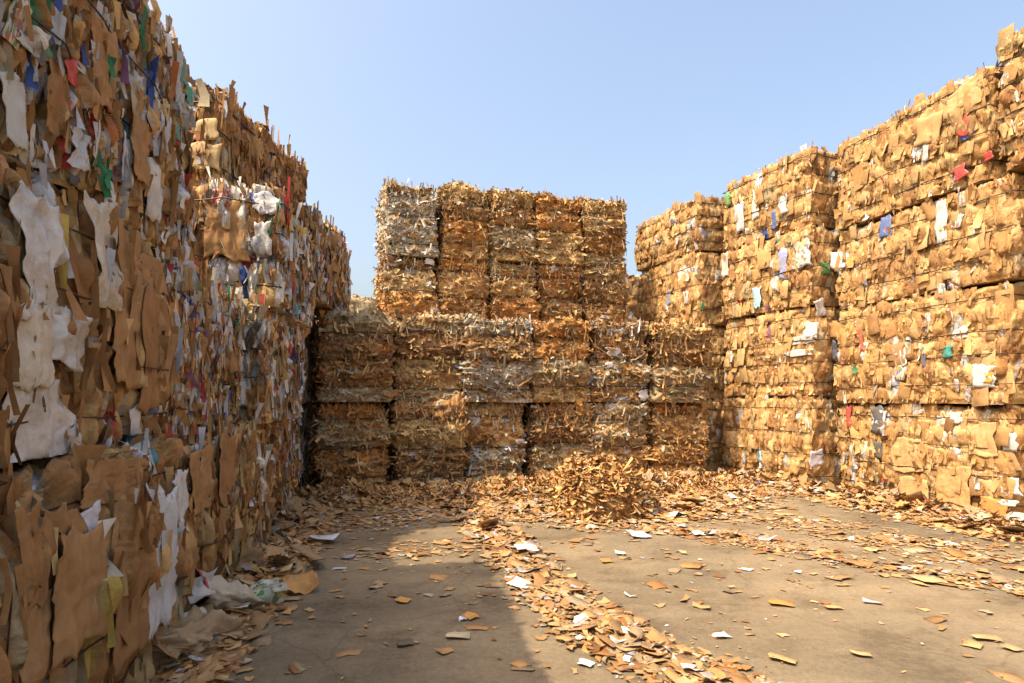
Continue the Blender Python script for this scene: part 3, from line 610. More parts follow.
W1 = (.58, .55, .50); W2 = (.52, .51, .50); CR = (.56, .49, .38); BR = (.31, .155, .055); BR2 = (.36, .192, .074)
SHEETS = [  # name, material, px, py, w, h, colour, rot, crumple
    ('plastic_sheet', 'film', 24, 255, 48, 130, W1, 4, .05), ('plastic_sheet', 'film', 26, 425, 70, 120, W1, -6, .05), ('plastic_sheet', 'film', 14, 345, 44, 90, CR, 2, .04),
    ('plastic_sheet', 'film', 90, 255, 26, 110, CR, 6, .05), ('plastic_sheet', 'film', 58, 340, 34, 60, W1, -10, .06), ('plastic_sheet', 'film', 62, 455, 30, 60, W2, 8, .05),
    ('paper_sheet', 'paper', 150, 560, 36, 140, W2, -8, .03), ('paper_sheet', 'paper', 172, 500, 16, 60, W1, -12, .03), ('paper_scrap', 'paper', 80, 520, 20, 26, (.62, .62, .68), 14, .015),
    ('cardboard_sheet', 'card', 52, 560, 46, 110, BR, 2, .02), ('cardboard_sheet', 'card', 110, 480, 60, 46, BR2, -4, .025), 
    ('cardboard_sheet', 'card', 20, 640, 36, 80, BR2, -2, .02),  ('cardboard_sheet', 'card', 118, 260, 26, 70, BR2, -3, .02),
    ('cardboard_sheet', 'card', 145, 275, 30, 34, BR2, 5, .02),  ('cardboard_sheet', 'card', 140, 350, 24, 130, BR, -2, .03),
    ('cardboard_sheet', 'card', 45, 100, 26, 70, BR, 3, .03), ('cardboard_sheet', 'card', 95, 60, 26, 90, BR2, -3, .03), ('plastic_sheet', 'film', 72, 150, 24, 40, W2, 6, .04),
    ('paper_sheet', 'paper', 10, 110, 22, 70, (.5, .5, .46), 6, .02), ('plastic_scrap', 'film', 60, 72, 14, 26, (.55, .04, .035), 30, .03), ('plastic_scrap', 'film', 52, 100, 11, 16, (.55, .04, .035), -10, .03),
    ('printed_carton', 'print_fine', 18, 45, 26, 18, (.5, .4, .3), 10, .02), ('paper_scrap', 'paper', 78, 78, 26, 9, W1, -15, .015), ('plastic_scrap', 'film', 68, 188, 10, 28, (.03, .03, .035), 5, .02),
    ('plastic_scrap', 'film', 128, 430, 12, 50, W1, 3, .04), ('plastic_scrap', 'film', 157, 390, 10, 46, W1, 4, .03), ('plastic_scrap', 'film', 143, 405, 9, 16, (.03, .07, .36), 4, .02),
    ('plastic_scrap', 'film', 135, 395, 10, 24, (.62, .33, .07), 4, .03), ('plastic_scrap', 'film', 251, 336, 9, 34, (.02, .02, .022), -22, .02), ('plastic_scrap', 'film', 185, 42, 7, 30, (.03, .25, .12), 8, .03),
    ('plastic_scrap', 'film', 186, 95, 6, 24, (.03, .25, .12), -6, .03), ('cardboard_sheet', 'card', 228, 232, 44, 56, BR2, 0, .03), ('plastic_scrap', 'film', 268, 205, 24, 24, W2, 10, .05),
    ('plastic_scrap', 'film', 265, 240, 16, 34, W1, 5, .05), ('plastic_scrap', 'film', 258, 200, 14, 10, (.04, .10, .42), 5, .03), ('plastic_scrap', 'film', 236, 248, 28, 11, (.05, .30, .12), 8, .03),
    ('paper_scrap', 'paper', 246, 213, 9, 6, W1, 8, .01), ('plastic_scrap', 'film', 222, 200, 20, 18, (.45, .06, .05), 3, .04), ('plastic_scrap', 'film', 270, 228, 10, 22, (.04, .15, .09), -14, .02),
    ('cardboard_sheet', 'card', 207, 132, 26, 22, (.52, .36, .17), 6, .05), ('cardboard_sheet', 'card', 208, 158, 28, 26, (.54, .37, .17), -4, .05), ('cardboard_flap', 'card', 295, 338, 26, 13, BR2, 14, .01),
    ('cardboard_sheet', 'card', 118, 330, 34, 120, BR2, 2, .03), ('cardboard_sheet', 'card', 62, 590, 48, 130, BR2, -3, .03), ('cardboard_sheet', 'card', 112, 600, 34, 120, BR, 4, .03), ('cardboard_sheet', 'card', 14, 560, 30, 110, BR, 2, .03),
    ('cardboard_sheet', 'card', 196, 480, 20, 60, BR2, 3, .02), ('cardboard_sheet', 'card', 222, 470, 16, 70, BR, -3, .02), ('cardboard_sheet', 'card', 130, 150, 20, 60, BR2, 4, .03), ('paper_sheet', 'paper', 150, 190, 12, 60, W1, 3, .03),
    ('paper_sheet', 'paper', 120, 160, 14, 46, W2, -4, .03), ('plastic_scrap', 'film', 30, 44, 14, 22, (.05, .24, .08), 10, .03), ('plastic_scrap', 'film', 100, 200, 12, 40, W1, 3, .04), ('plastic_scrap', 'film', 160, 120, 8, 40, (.50, .40, .14), 3, .03),
    ('plastic_scrap', 'film', 178, 70, 6, 26, (.05, .24, .12), 4, .03), ('plastic_scrap', 'film', 170, 130, 6, 20, (.05, .24, .12), -8, .03), ('paper_sheet', 'paper', 176, 330, 7, 60, W1, 2, .02), ('plastic_scrap', 'film', 196, 345, 5, 40, (.42, .06, .05), 2, .02), ('plastic_scrap', 'film', 212, 330, 5, 36, W1, 3, .02),
    # right wall
    ('paper_sheet', 'paper', 838, 261, 25, 17, (.72, .72, .74), -12, .008), ('plastic_scrap', 'film', 887, 227, 13, 24, (.10, .16, .36), 0, .02), ('plastic_scrap', 'film', 943, 222, 12, 46, W1, 3, .03),
    ('plastic_scrap', 'film', 927, 148, 9, 26, W1, 0, .03), ('paper_scrap', 'paper', 966, 126, 13, 24, (.55, .08, .06), 5, .02), ('paper_scrap', 'paper', 969, 134, 13, 9, (.05, .10, .40), 25, .01),
    ('plastic_scrap', 'film', 961, 172, 14, 14, (.50, .05, .04), 20, .03), ('plastic_scrap', 'film', 988, 156, 9, 9, (.50, .05, .04), 10, .02), ('paper_scrap', 'paper', 963, 334, 18, 12, W1, 20, .02),
    ('paper_scrap', 'paper', 986, 376, 26, 22, (.60, .60, .58), -6, .02), ('plastic_scrap', 'film', 988, 377, 14, 12, (.62, .36, .05), -10, .02), ('plastic_scrap', 'film', 950, 352, 10, 12, (.04, .28, .24), 0, .03),
    ('paper_scrap', 'paper', 957, 418, 13, 12, W1, 12, .03), ('plastic_scrap', 'film', 850, 417, 5, 24, (.50, .05, .05), 2, .02), ('plastic_scrap', 'film', 879, 420, 13, 28, (.10, .11, .11), 4, .02),
    ('paper_scrap', 'paper', 880, 418, 14, 16, W2, 3, .02), ('plastic_scrap', 'film', 880, 450, 8, 18, (.09, .10, .10), 0, .02), ('paper_scrap', 'paper', 1012, 442, 18, 20, (.55, .55, .54), 0, .02),
    ('paper_scrap', 'paper', 1012, 486, 22, 18, (.55, .55, .56), 2, .02), ('paper_scrap', 'paper', 1010, 503, 22, 7, (.66, .66, .66), 4, .02), ('cardboard_flap', 'card', 995, 508, 26, 20, (.56, .28, .08), -5, .02),
    ('paper_scrap', 'paper', 980, 514, 13, 20, (.60, .54, .44), 4, .02), ('paper_scrap', 'paper', 815, 458, 13, 16, (.66, .64, .72), 10, .02), ('paper_scrap', 'paper', 803, 340, 26, 9, W1, 4, .03),
    ('paper_scrap', 'paper', 812, 330, 14, 16, W1, -8, .03), ('paper_scrap', 'paper', 800, 353, 30, 7, W1, 0, .02), ('plastic_scrap', 'film', 741, 218, 9, 30, W2, 6, .03), ('plastic_scrap', 'film', 757, 205, 7, 32, W1, 0, .02),
    ('plastic_scrap', 'film', 758, 214, 5, 10, (.07, .13, .34), 0, .02), ('plastic_scrap', 'film', 775, 220, 5, 20, (.07, .13, .32), 0, .02), ('plastic_scrap', 'film', 785, 205, 8, 20, W1, 8, .03),
    ('plastic_scrap', 'film', 729, 199, 6, 14, (.12, .30, .08), 10, .02), ('plastic_scrap', 'film', 824, 269, 11, 13, (.06, .26, .08), 0, .02), ('plastic_scrap', 'film', 758, 298, 8, 22, (.35, .62, .66), 0, .03),
    ('printed_carton', 'print_fine', 803, 255, 20, 28, (.5, .4, .3), 8, .03), ('plastic_scrap', 'film', 785, 265, 10, 32, (.30, .32, .50), 6, .04), ('plastic_scrap', 'film', 820, 308, 10, 18, W1, 16, .03), ('plastic_scrap', 'film', 726, 265, 8, 24, W1, 0, .03),
    ('plastic_scrap', 'film', 688, 298, 5, 14, W1, 0, .02), ('plastic_scrap', 'film', 701, 307, 4, 9, (.06, .26, .09), 0, .02), ('plastic_scrap', 'film', 670, 298, 5, 16, (.25, .27, .33), 4, .02),
    ('plastic_scrap', 'film', 905, 357, 8, 20, W1, 4, .02), ('plastic_scrap', 'film', 926, 358, 6, 22, (.14, .14, .17), 6, .02), ('plastic_scrap', 'film', 866, 352, 10, 18, W1, 12, .02), ('plastic_scrap', 'film', 863, 340, 5, 26, (.55, .10, .06), 10, .02),
    ('plastic_scrap', 'film', 836, 350, 6, 20, (.07, .08, .12), 4, .02), ('plastic_scrap', 'film', 877, 325, 5, 20, W1, 0, .02), ('cardboard_sheet', 'card', 910, 455, 32, 36, TAN[3], 3, .02), ('cardboard_sheet', 'card', 955, 485, 34, 42, TAN[1], 0, .025),
    ('cardboard_sheet', 'card', 985, 440, 28, 34, TAN[3], 6, .02), ('cardboard_sheet', 'card', 915, 490, 30, 26, TAN[3], 0, .02), ('cardboard_sheet', 'card', 965, 100, 34, 30, TAN[3], 14, .03), ('cardboard_sheet', 'card', 930, 130, 26, 30, TAN[1], -10, .03),
    # back wall
    ('paper_scrap', 'paper', 344, 392, 12, 5, W1, -30, .01), ('paper_scrap', 'paper', 357, 371, 6, 4, W1, -30, .01), ('paper_scrap', 'paper', 613, 352, 16, 8, W2, -6, .02), ('paper_scrap', 'paper', 609, 365, 8, 6, W2, 10, .02),
    ('paper_scrap', 'paper', 644, 395, 12, 10, W2, 20, .02), ('paper_scrap', 'paper', 605, 317, 14, 4, W1, 0, .01), ('paper_scrap', 'paper', 430, 261, 10, 6, W1, -8, .01), ('paper_scrap', 'paper', 553, 269, 6, 6, W2, 30, .01),
    ('cardboard_flap', 'card', 579, 407, 7, 16, (.56, .29, .07), 4, .01), ('cardboard_flap', 'card', 569, 322, 9, 8, (.56, .29, .07), 12, .01),
]
for i, (nm, mt, px, py, wp, hp, col, rot, cr) in enumerate(SHEETS):
    big_sheet(nm, mt, px, py, wp, hp, col, rot, cr, n=(18 if mt != 'card' else 30) if wp * hp > 900 else 8, seed=i)

# ------------------------------------------------------------------ litter on the floor
def seg_d(P, a, b):
    a = np.array(a); b = np.array(b); t = np.clip(((P - a) @ (b - a)) / ((b - a) @ (b - a)), 0, 1); return np.linalg.norm(P - (a + t[:, None] * (b - a)), axis=1), t
def poly_d(P, pts):
    return np.min([seg_d(P, pts[i], pts[i + 1])[0] for i in range(len(pts) - 1)], axis=0)
ZONES = [  # polyline on the floor, half width, density, heap height
    ([(-1.78, 2.4), (-1.95, 3.8), (-2.3, 6.0), (-2.7, 8.2)], .50, 1.0, .10),
    ([(-2.5, 8.0), (-.9, 8.3), (.6, 8.6), (2.9, 9.7), (3.7, 9.9)], .80, 1.2, .20),
    ([(-.9, 8.1), (-.25, 6.3), (.08, 5.1), (.30, 4.1), (.55, 3.4), (1.0, 2.8), (1.3, 2.4)], .30, 1.0, .045),
    ([(4.1, 9.9), (4.65, 8.6), (4.95, 7.3), (5.2, 6.2), (5.5, 4.6)], .74, 1.1, .10),
    ([(.1, 7.4), (1.0, 6.9), (2.2, 7.4), (3.2, 8.8)], .80, .85, .035),
    ([(1.4, 6.3), (2.1, 6.0), (2.9, 4.9), (3.7, 4.3)], .28, .62, .01),
    ([(-1.6, 6.6), (-.9, 7.2)], .5, .35, .0), ([(-1.2, 5.2), (-.55, 5.6)], .35, .28, .0), ([(3.2, 6.5), (4.0, 5.2), (4.4, 4.0)], .6, .35, .0),
]
def density(P):
    d = np.full(len(P), .022)
    for pts, hw, k, _ in ZONES: d = np.maximum(d, k * np.clip(1.25 - poly_d(P, pts) / hw, 0, 1) ** 1.3)
    P3 = np.column_stack([P, P[:, 0] * 0]); return d * np.clip(.75 + .7 * vnoise(P3, 2.2, 5) + .3 * vnoise(P3, 6, 6), .08, 1.6)
def heap_h(P):
    h = np.zeros(len(P)); P3 = np.column_stack([P, P[:, 0] * 0])
    for pts, hw, _, k in ZONES:
        if k: h = np.maximum(h, k * np.clip(1.0 - poly_d(P, pts) / hw, 0, 1) ** .8)
    return h * np.clip(.7 + .6 * vnoise(P3, 2.6, 8) + .25 * vnoise(P3, 8, 9), 0, 2)
def inside_bale(P, m=.0):
    r = np.zeros(len(P), bool)
    for b in BALES:
        if b.mat.translation.z > .3: continue
        q = np.column_stack([P, P[:, 0] * 0]) @ np.array(b.inv)[:3, :3].T + np.array(b.inv)[:3, 3]
        r |= (np.abs(q[:, 0]) < b.L / 2 - m) & (np.abs(q[:, 1]) < b.W / 2 - m)
    return r

def litter_bed():
    st = .05; xs = np.arange(-3.2, 6.0, st); ys = np.arange(2.2, 10.8, st); gx, gy = np.meshgrid(xs, ys, indexing='ij')
    P = np.column_stack([gx.ravel(), gy.ravel()]); h = heap_h(P); z = np.where(h > .012, h - .004 + rng.normal(0, .006, len(h)), -.03)
    n, m = gx.shape; idx = np.arange(n * m).reshape(n, m); q = np.stack([idx[:-1, :-1], idx[1:, :-1], idx[1:, 1:], idx[:-1, 1:]], -1).reshape(-1, 4)
    q = q[(z[q] > 0).any(1)]; P[:] += rng.uniform(-.015, .015, P.shape)
    used, inv = np.unique(q, return_inverse=True)
    col = pick_cols([TAN, BROWN, STRAW, ORANGE], [4, 4, 3, 1], len(used))
    o = link('litter_heap', mesh_np('litter_heap', np.column_stack([P, z])[used], inv.reshape(q.shape), M['shred'], col))
    tag(o, 'low banks of cardboard crumbs piled along the foot of the walls', 'litter', kind='stuff')
litter_bed()

LP = ([TAN, STRAW, ORANGE, GREYTAN, BROWN, WHITE], [34, 20, 6, 20, 15, 7])
def litter():
    n = 230000; Yd = rng.uniform(2.0, 10.6, n); P = np.column_stack([rng.uniform(-.95, .95, n) * Yd, Yd])
    P = np.column_stack([rng.uniform(-3.3, 6.2, n), Yd]); d = density(P)
    ok = (rng.random(n) < d * .72) & ~inside_bale(P, -.02) & (P[:, 1] > .7 + np.abs(P[:, 0]) * .9); P = P[ok]; k = len(P)
    z = np.maximum(heap_h(P), 0)
    ln = np.minimum(rng.gamma(1.15, .030, k) + .010, .04 + .026 * P[:, 1]); wd = ln * rng.uniform(.35, .95, k)
    tl = np.clip(.05 + .7 * heap_h(P) / .12, .05, .42)
    N = unit(np.array([0, 0, 1.0]) + rng.normal(0, 1, (k, 3)) * tl[:, None] * np.array([1, 1, .2])); A = rng.normal(0, 1, (k, 3)); A = unit(A - N * (A * N).sum(1, keepdims=True))
    col = pick_cols(*LP, k) * np.array([.88, .83, .86]) * np.where(rng.random(k) < .25, .7, 1)[:, None]
    size = ln * F / P[:, 1] * np.sqrt(wd / ln)
    # the pieces that show largest in the frame are things of their own
    px = 512 + F * P[:, 0] / P[:, 1]; py = HZ + F * EYE / P[:, 1]; inf = (px > -5) & (px < 1030) & (py < 690)
    t, _ = ray_boxes(np.tile(np.array([0, 0, EYE]), (k, 1)), np.column_stack([P, z + .02]) - np.array([0, 0, EYE])); inf &= t > .98
    order = np.argsort(-np.where(inf, size, 0)); big = order[:290]; rest = np.ones(k, bool); rest[big] = False
    zz = z + np.abs(A[:, 2]) * ln * .5 + .006 + np.abs(N[:, :2]).sum(1) * wd * .15
    cu = rng.normal(.02, .07, k)
    V, Q = shards(np.column_stack([P, zz])[rest], N[rest], A[rest], wd[rest], ln[rest], cu[rest])
    V[:, 2] = np.maximum(V[:, 2], .003 + rng.uniform(0, .002, len(V)))
    tag(link('cardboard_litter', mesh_np('cardboard_litter', V, Q, M['shred'], np.repeat(col[rest], 6, 0))), 'countless small torn cardboard and paper scraps strewn over the yard', 'litter', kind='stuff')
    for i in big:
        white = col[i].min() > .26; x, y = P[i]
        kind = 'paper' if white else 'scrap'; me = FLAP[kind][rng.integers(0, len(FLAP[kind]))]
        hue = 'white paper' if white else ('orange cardboard' if col[i][0] > 3.4 * col[i][2] and col[i][1] < .6 * col[i][0] else 'tan cardboard')
        if x < lx(y) + 1.0: zone = 'in the shaded litter along the foot of the left wall'
        elif y > 7.6: zone = 'in the deep litter at the foot of the back wall'
        elif poly_d(np.array([[x, y]]), ZONES[2][0])[0] < .5: zone = 'in the litter strip along the shadow edge, mid-floor'
        elif x > 3.0: zone = 'in the sunlit litter along the foot of the right wall'
        elif x < 0: zone = 'lying loose on the shaded concrete'
        else: zone = 'lying loose on the sunlit concrete'
        p = Vector((x, y, z[i] + .005 + abs(A[i][2]) * ln[i] * .35 + np.abs(N[i][:2]).sum() * wd[i] * .15))
        o = link('paper_scrap' if white else 'cardboard_scrap', me, None, basis(Vector(N[i]), Vector(A[i]), p, ln[i], wd[i], max(.05, (ln[i] + wd[i]) * .42)), col[i])
        ratio = wd[i] / ln[i]; shape = 'narrow' if ratio < .5 else ('squarish' if ratio > .78 else 'oblong')
        j = int(np.argmin([(x - a) ** 2 + (y - b) ** 2 for a, b, _ in MARKS])); dx, dy = x - MARKS[j][0], y - MARKS[j][1]
        side = ('right of' if dx > 0 else 'left of') if abs(dx) > abs(dy) * .6 else ('beyond' if dy > 0 else 'in front of')
        todo.append((y, o, '%s %s scrap %s the %s' % (shape, hue, side, MARKS[j][2]), '%s scraps %s' % (hue, zone)))
    seen = {}
    for y, o, lab, grp in sorted(todo, key=lambda q: q[0]):
        k_ = seen[lab] = seen.get(lab, 0) + 1
        tag(o, lab if k_ == 1 else '%s, %s nearest the camera' % (lab, NTH[min(k_, len(NTH) - 1)]), 'scrap', grp)
MARKS = [(*pix_ground(a, b)[:2], c) for a, b, c in ((457, 638, 'pale square card'), (403, 602, 'small orange tag'), (521, 588, 'crumpled white paper'), (527, 556, 'flat white sheet'), (586, 665, 'white paper square'),
    (721, 637, 'white paper diamond'), (602, 625, 'big orange piece'), (780, 605, 'lone orange piece'), (930, 582, 'large pale sheet'), (985, 640, 'pale corner piece'), (195, 652, 'orange floor sheet'), (236, 617, 'printed carton'),
    (268, 606, 'green carton'), (323, 543, 'shaded white sheet'), (606, 562, 'orange rectangle'), (700, 536, 'lone white scrap'), (952, 545, 'right-hand white scrap'), (312, 562, 'long curled strip'),
    (784, 662, 'narrow tan strip'), (690, 679, 'bottom white scrap'), (600, 500, 'burst bale'), (405, 645, 'dark crumpled scrap'), (250, 675, 'bottom left bale'), (860, 656, 'curled tan scrap'), (380, 520, 'second back column'))]
NTH = ['', '', 'second', 'third', 'fourth', 'fifth', 'sixth', 'seventh', 'eighth', 'ninth', 'tenth', 'eleventh', 'twelfth', 'thirteenth', 'fourteenth', 'fifteenth', 'sixteenth']
todo = []
litter()

def shred_drift():
    n = 5200; t = rng.random(n); P = np.column_stack([-2.5 + 5.9 * t, 8.1 + 1.6 * t]) + np.array([.27, -.96]) * np.abs(rng.normal(0, .42, n))[:, None] + rng.normal(0, .08, (n, 2))
    P = P[~inside_bale(P, .0)]; k = len(P); z = heap_h(P); N = unit(np.array([0, 0, 1.0]) + rng.normal(0, .45, (k, 3))); A = rng.normal(0, 1, (k, 3)); A[:, 2] *= .5; A = unit(A - N * (A * N).sum(1, keepdims=True))
    ln = rng.uniform(.06, .20, k); V, Q = shards(np.column_stack([P, z + .012 + np.abs(A[:, 2]) * ln * .5]), N, A, rng.uniform(.008, .024, k), ln, rng.normal(0, .16, k)); V[:, 2] = np.maximum(V[:, 2], .004)
    tag(link('shredded_straw', mesh_np('shredded_straw', V, Q, M['shred'], np.repeat(pick_cols([TAN, STRAW, BROWN, ORANGE, WHITE], [30, 26, 20, 14, 3], k), 6, 0))), 'thin shredded strips drifted along the foot of the back wall', 'litter', kind='stuff')
shred_drift()

# pieces on the floor that can be told apart
def floor_piece(name, kind, px, py, wpx, hpx, col, rot, label, cat='scrap', lift=.012, tilt=.05):
    g = pix_ground(px, py); s = g.y / F; kind = 'scrap' if kind == 'cardboard' else kind; me = FLAP[kind][(int(px) * 3 + int(py)) % len(FLAP[kind])]
    a = wpx * s; b = min(.62 * hpx * s / max(.2, EYE / g.y), a * 1.1)
    A = Vector((math.cos(R(rot)), math.sin(R(rot)), 0)); N = Vector((tilt, -tilt, 1))
    z = float(heap_h(np.array([[g.x, g.y]]))[0])
    o = link(name, me, None, basis(N, A, Vector((g.x, g.y, z + lift + .06 * a)), a, b, max(.06, a * .5)), col); tag(o, label, cat)
for a in [
    ('cardboard_scrap', 'cardboard', 457, 638, 23, 9, (.50, .40, .24), 5, 'pale square card lying flat and alone on the shaded concrete'),
    ('cardboard_scrap', 'cardboard', 470, 618, 14, 9, (.55, .27, .06), 40, 'orange cardboard strip beside a white scrap on the shaded concrete'),
    ('paper_scrap', 'paper', 463, 620, 8, 6, (.62, .63, .72), 10, 'small white crumpled paper touching the orange strip on the shaded concrete'),
    ('cardboard_scrap', 'cardboard', 403, 602, 11, 9, (.55, .28, .07), 70, 'small orange cardboard tag in the middle of the shaded concrete'),
    ('cardboard_scrap', 'cardboard', 405, 645, 20, 8, (.13, .10, .07), 12, 'dark crumpled scrap on the shaded concrete'),
    ('paper_scrap', 'paper', 323, 543, 26, 5, (.66, .67, .70), -4, 'flat white paper sheet on the shaded litter below the first back column'),
    ('paper_scrap', 'paper', 521, 588, 20, 14, (.72, .70, .68), -25, 'crumpled white paper on the shadow edge, mid-floor'),
    ('paper_scrap', 'paper', 527, 556, 22, 9, (.72, .70, .66), 12, 'white paper sheet in the litter strip just above the crumpled one'),
    ('paper_scrap', 'paper', 586, 665, 14, 12, (.74, .72, .68), 60, 'white paper square in the litter strip near the bottom edge'),
    ('paper_scrap', 'paper', 721, 637, 16, 8, (.74, .72, .68), 15, 'white paper diamond alone on the sunlit concrete'),
    ('paper_scrap', 'paper', 690, 679, 16, 10, (.74, .72, .68), 0, 'white paper scrap at the bottom edge of the photo'),
    ('cardboard_scrap', 'cardboard', 602, 625, 15, 20, (.46, .22, .055), 15, 'big orange cardboard piece in the mid-floor litter strip'),
    ('cardboard_scrap', 'cardboard', 780, 605, 22, 9, (.44, .21, .055), -8, 'orange cardboard piece alone on the sunlit concrete'),
    ('cardboard_scrap', 'cardboard', 833, 609, 20, 5, (.46, .28, .11), -5, 'flat tan cardboard strip alone on the sunlit concrete'),
    ('cardboard_scrap', 'cardboard', 930, 582, 26, 10, (.46, .31, .155), -4, 'large pale cardboard sheet on the floor before the right wall'),
    ('cardboard_scrap', 'cardboard', 985, 640, 24, 9, (.45, .30, .145), -6, 'pair-sized pale cardboard piece near the bottom right corner'),
    ('cardboard_scrap', 'cardboard', 1012, 650, 16, 10, (.45, .29, .135), 20, 'pale cardboard piece at the right edge near the bottom'),
    ('cardboard_scrap', 'cardboard', 784, 662, 26, 8, (.44, .28, .12), -35, 'narrow tan cardboard strip on the sunlit concrete near the bottom'),
    ('cardboard_scrap', 'cardboard', 860, 656, 18, 6, (.46, .31, .15), -15, 'curled tan cardboard scrap on the sunlit concrete near the bottom'),
    ('cardboard_scrap', 'cardboard', 606, 562, 13, 5, (.46, .23, .06), 0, 'orange cardboard rectangle below the burst bale'),
    ('paper_scrap', 'paper', 620, 555, 10, 3, (.72, .70, .68), 0, 'thin white paper strip below the burst bale'),
    ('paper_scrap', 'paper', 638, 537, 18, 8, (.72, .70, .66), 10, 'white paper scrap at the right foot of the burst bale'),
    ('paper_scrap', 'paper', 700, 536, 13, 4, (.74, .72, .70), 0, 'white paper scrap right of the burst bale'),
    ('paper_scrap', 'paper', 952, 545, 12, 7, (.72, .70, .68), -20, 'white paper scrap in the litter before the nearest right stack'),
    ('cardboard_scrap', 'cardboard', 195, 652, 32, 14, (.55, .26, .07), 12, 'orange cardboard sheet on the floor beside the crushed sack'),
    ('printed_carton', 'printed', 236, 617, 34, 16, (.5, .45, .3), 4, 'flat colour-printed carton below the green crushed carton', 'carton'),
]: floor_piece(*a)

# burst bale: loose heap of shredded card in front of the back wall
def burst_bale():
    g = Vector((1.08, 7.15, 0)); e = bpy.data.objects.new('burst_bale', None); C.objects.link(e); e.location = g
    tag(e, 'burst bale, a loose sunlit heap of shredded cardboard in front of the back wall', 'bale')
    rx, ry, H = .57, .50, .56
    def top(u):                                                    # unit disc -> heap surface
        r = np.linalg.norm(u, axis=1); th = np.arctan2(u[:, 1], u[:, 0]); P3 = np.column_stack([u * 2, u[:, 0] * 0])
        k = 1 + .10 * np.sin(3 * th + 1) + .07 * np.sin(5 * th) + .05 * np.sin(9 * th + 2)
        z = H * np.clip(1 - r ** 9.0, 0, 1) * (.86 + .22 * vnoise(P3, 1.3, 3) + .16 * vnoise(P3, 3.2, 4) + .08 * vnoise(P3, 7, 5)) * (1 - .22 * u[:, 0] + .10 * u[:, 1])
        return np.column_stack([u[:, 0] * rx * k, u[:, 1] * ry * k, np.maximum(z, 0) - .01 * (r > .98)])
    nr, na = 22, 64; rr, aa = np.meshgrid(np.linspace(0.01, 1, nr) , np.linspace(0, math.tau, na, endpoint=False), indexing='ij')
    V = top(np.column_stack([(rr * np.cos(aa)).ravel(), (rr * np.sin(aa)).ravel()])) + rng.normal(0, .010, (nr * na, 3))
    idx = np.arange(nr * na).reshape(nr, na); nx = np.roll(idx, -1, 1); Q = np.stack([idx[:-1], idx[1:], nx[1:], nx[:-1]], -1).reshape(-1, 4)
    link('core', mesh_np('core', V, Q, M['core'], pick_cols([ORANGE, TAN, BROWN], [2, 3, 2], len(V))), e)
    n = 4600; th = rng.uniform(0, math.tau, n); r = np.sqrt(rng.random(n)) * 1.02; u = np.column_stack([r * np.cos(th), r * np.sin(th)]); P = top(u)
    eps = 1e-2; dx = (top(u + [eps, 0]) - P); dy = (top(u + [0, eps]) - P); Nn = unit(np.cross(dx, dy))
    N = unit(Nn * .25 + np.array([0, 0, .9]) + rng.normal(0, .34, (n, 3))); A = rng.normal(0, 1, (n, 3)); A = unit(A - N * (A * N).sum(1, keepdims=True))
    ln = rng.gamma(3.0, .034, n); wd = np.minimum(rng.gamma(2.5, .0085, n), ln); P = P + Nn * rng.uniform(-.01, .06, (n, 1)); P[:, 2] = np.maximum(P[:, 2], .02)
    V, Q = shards(P, N, A, wd, ln, rng.normal(0, .15, n)); V[:, 2] = np.maximum(V[:, 2], .012)
    tag(link('shredded_pieces', mesh_np('shredded_pieces', V, Q, M['shred'], np.repeat(pick_cols([TAN, STRAW, ORANGE, BROWN, WHITE], [42, 18, 16, 14, 1], n), 6, 0)), e), kind='stuff')
    for i in rng.choice(n, 70, replace=False):
        me = FLAP['cardboard'][rng.integers(0, 22)]; a = rng.uniform(.09, .2); p = Vector(P[i]); p.z = max(p.z, .05)
        link('cardboard_flap', me, e, basis(Vector(N[i]), Vector(A[i]), p, a, a * rng.uniform(.35, .7), .12), TAN[rng.integers(0, 6)])
burst_bale()

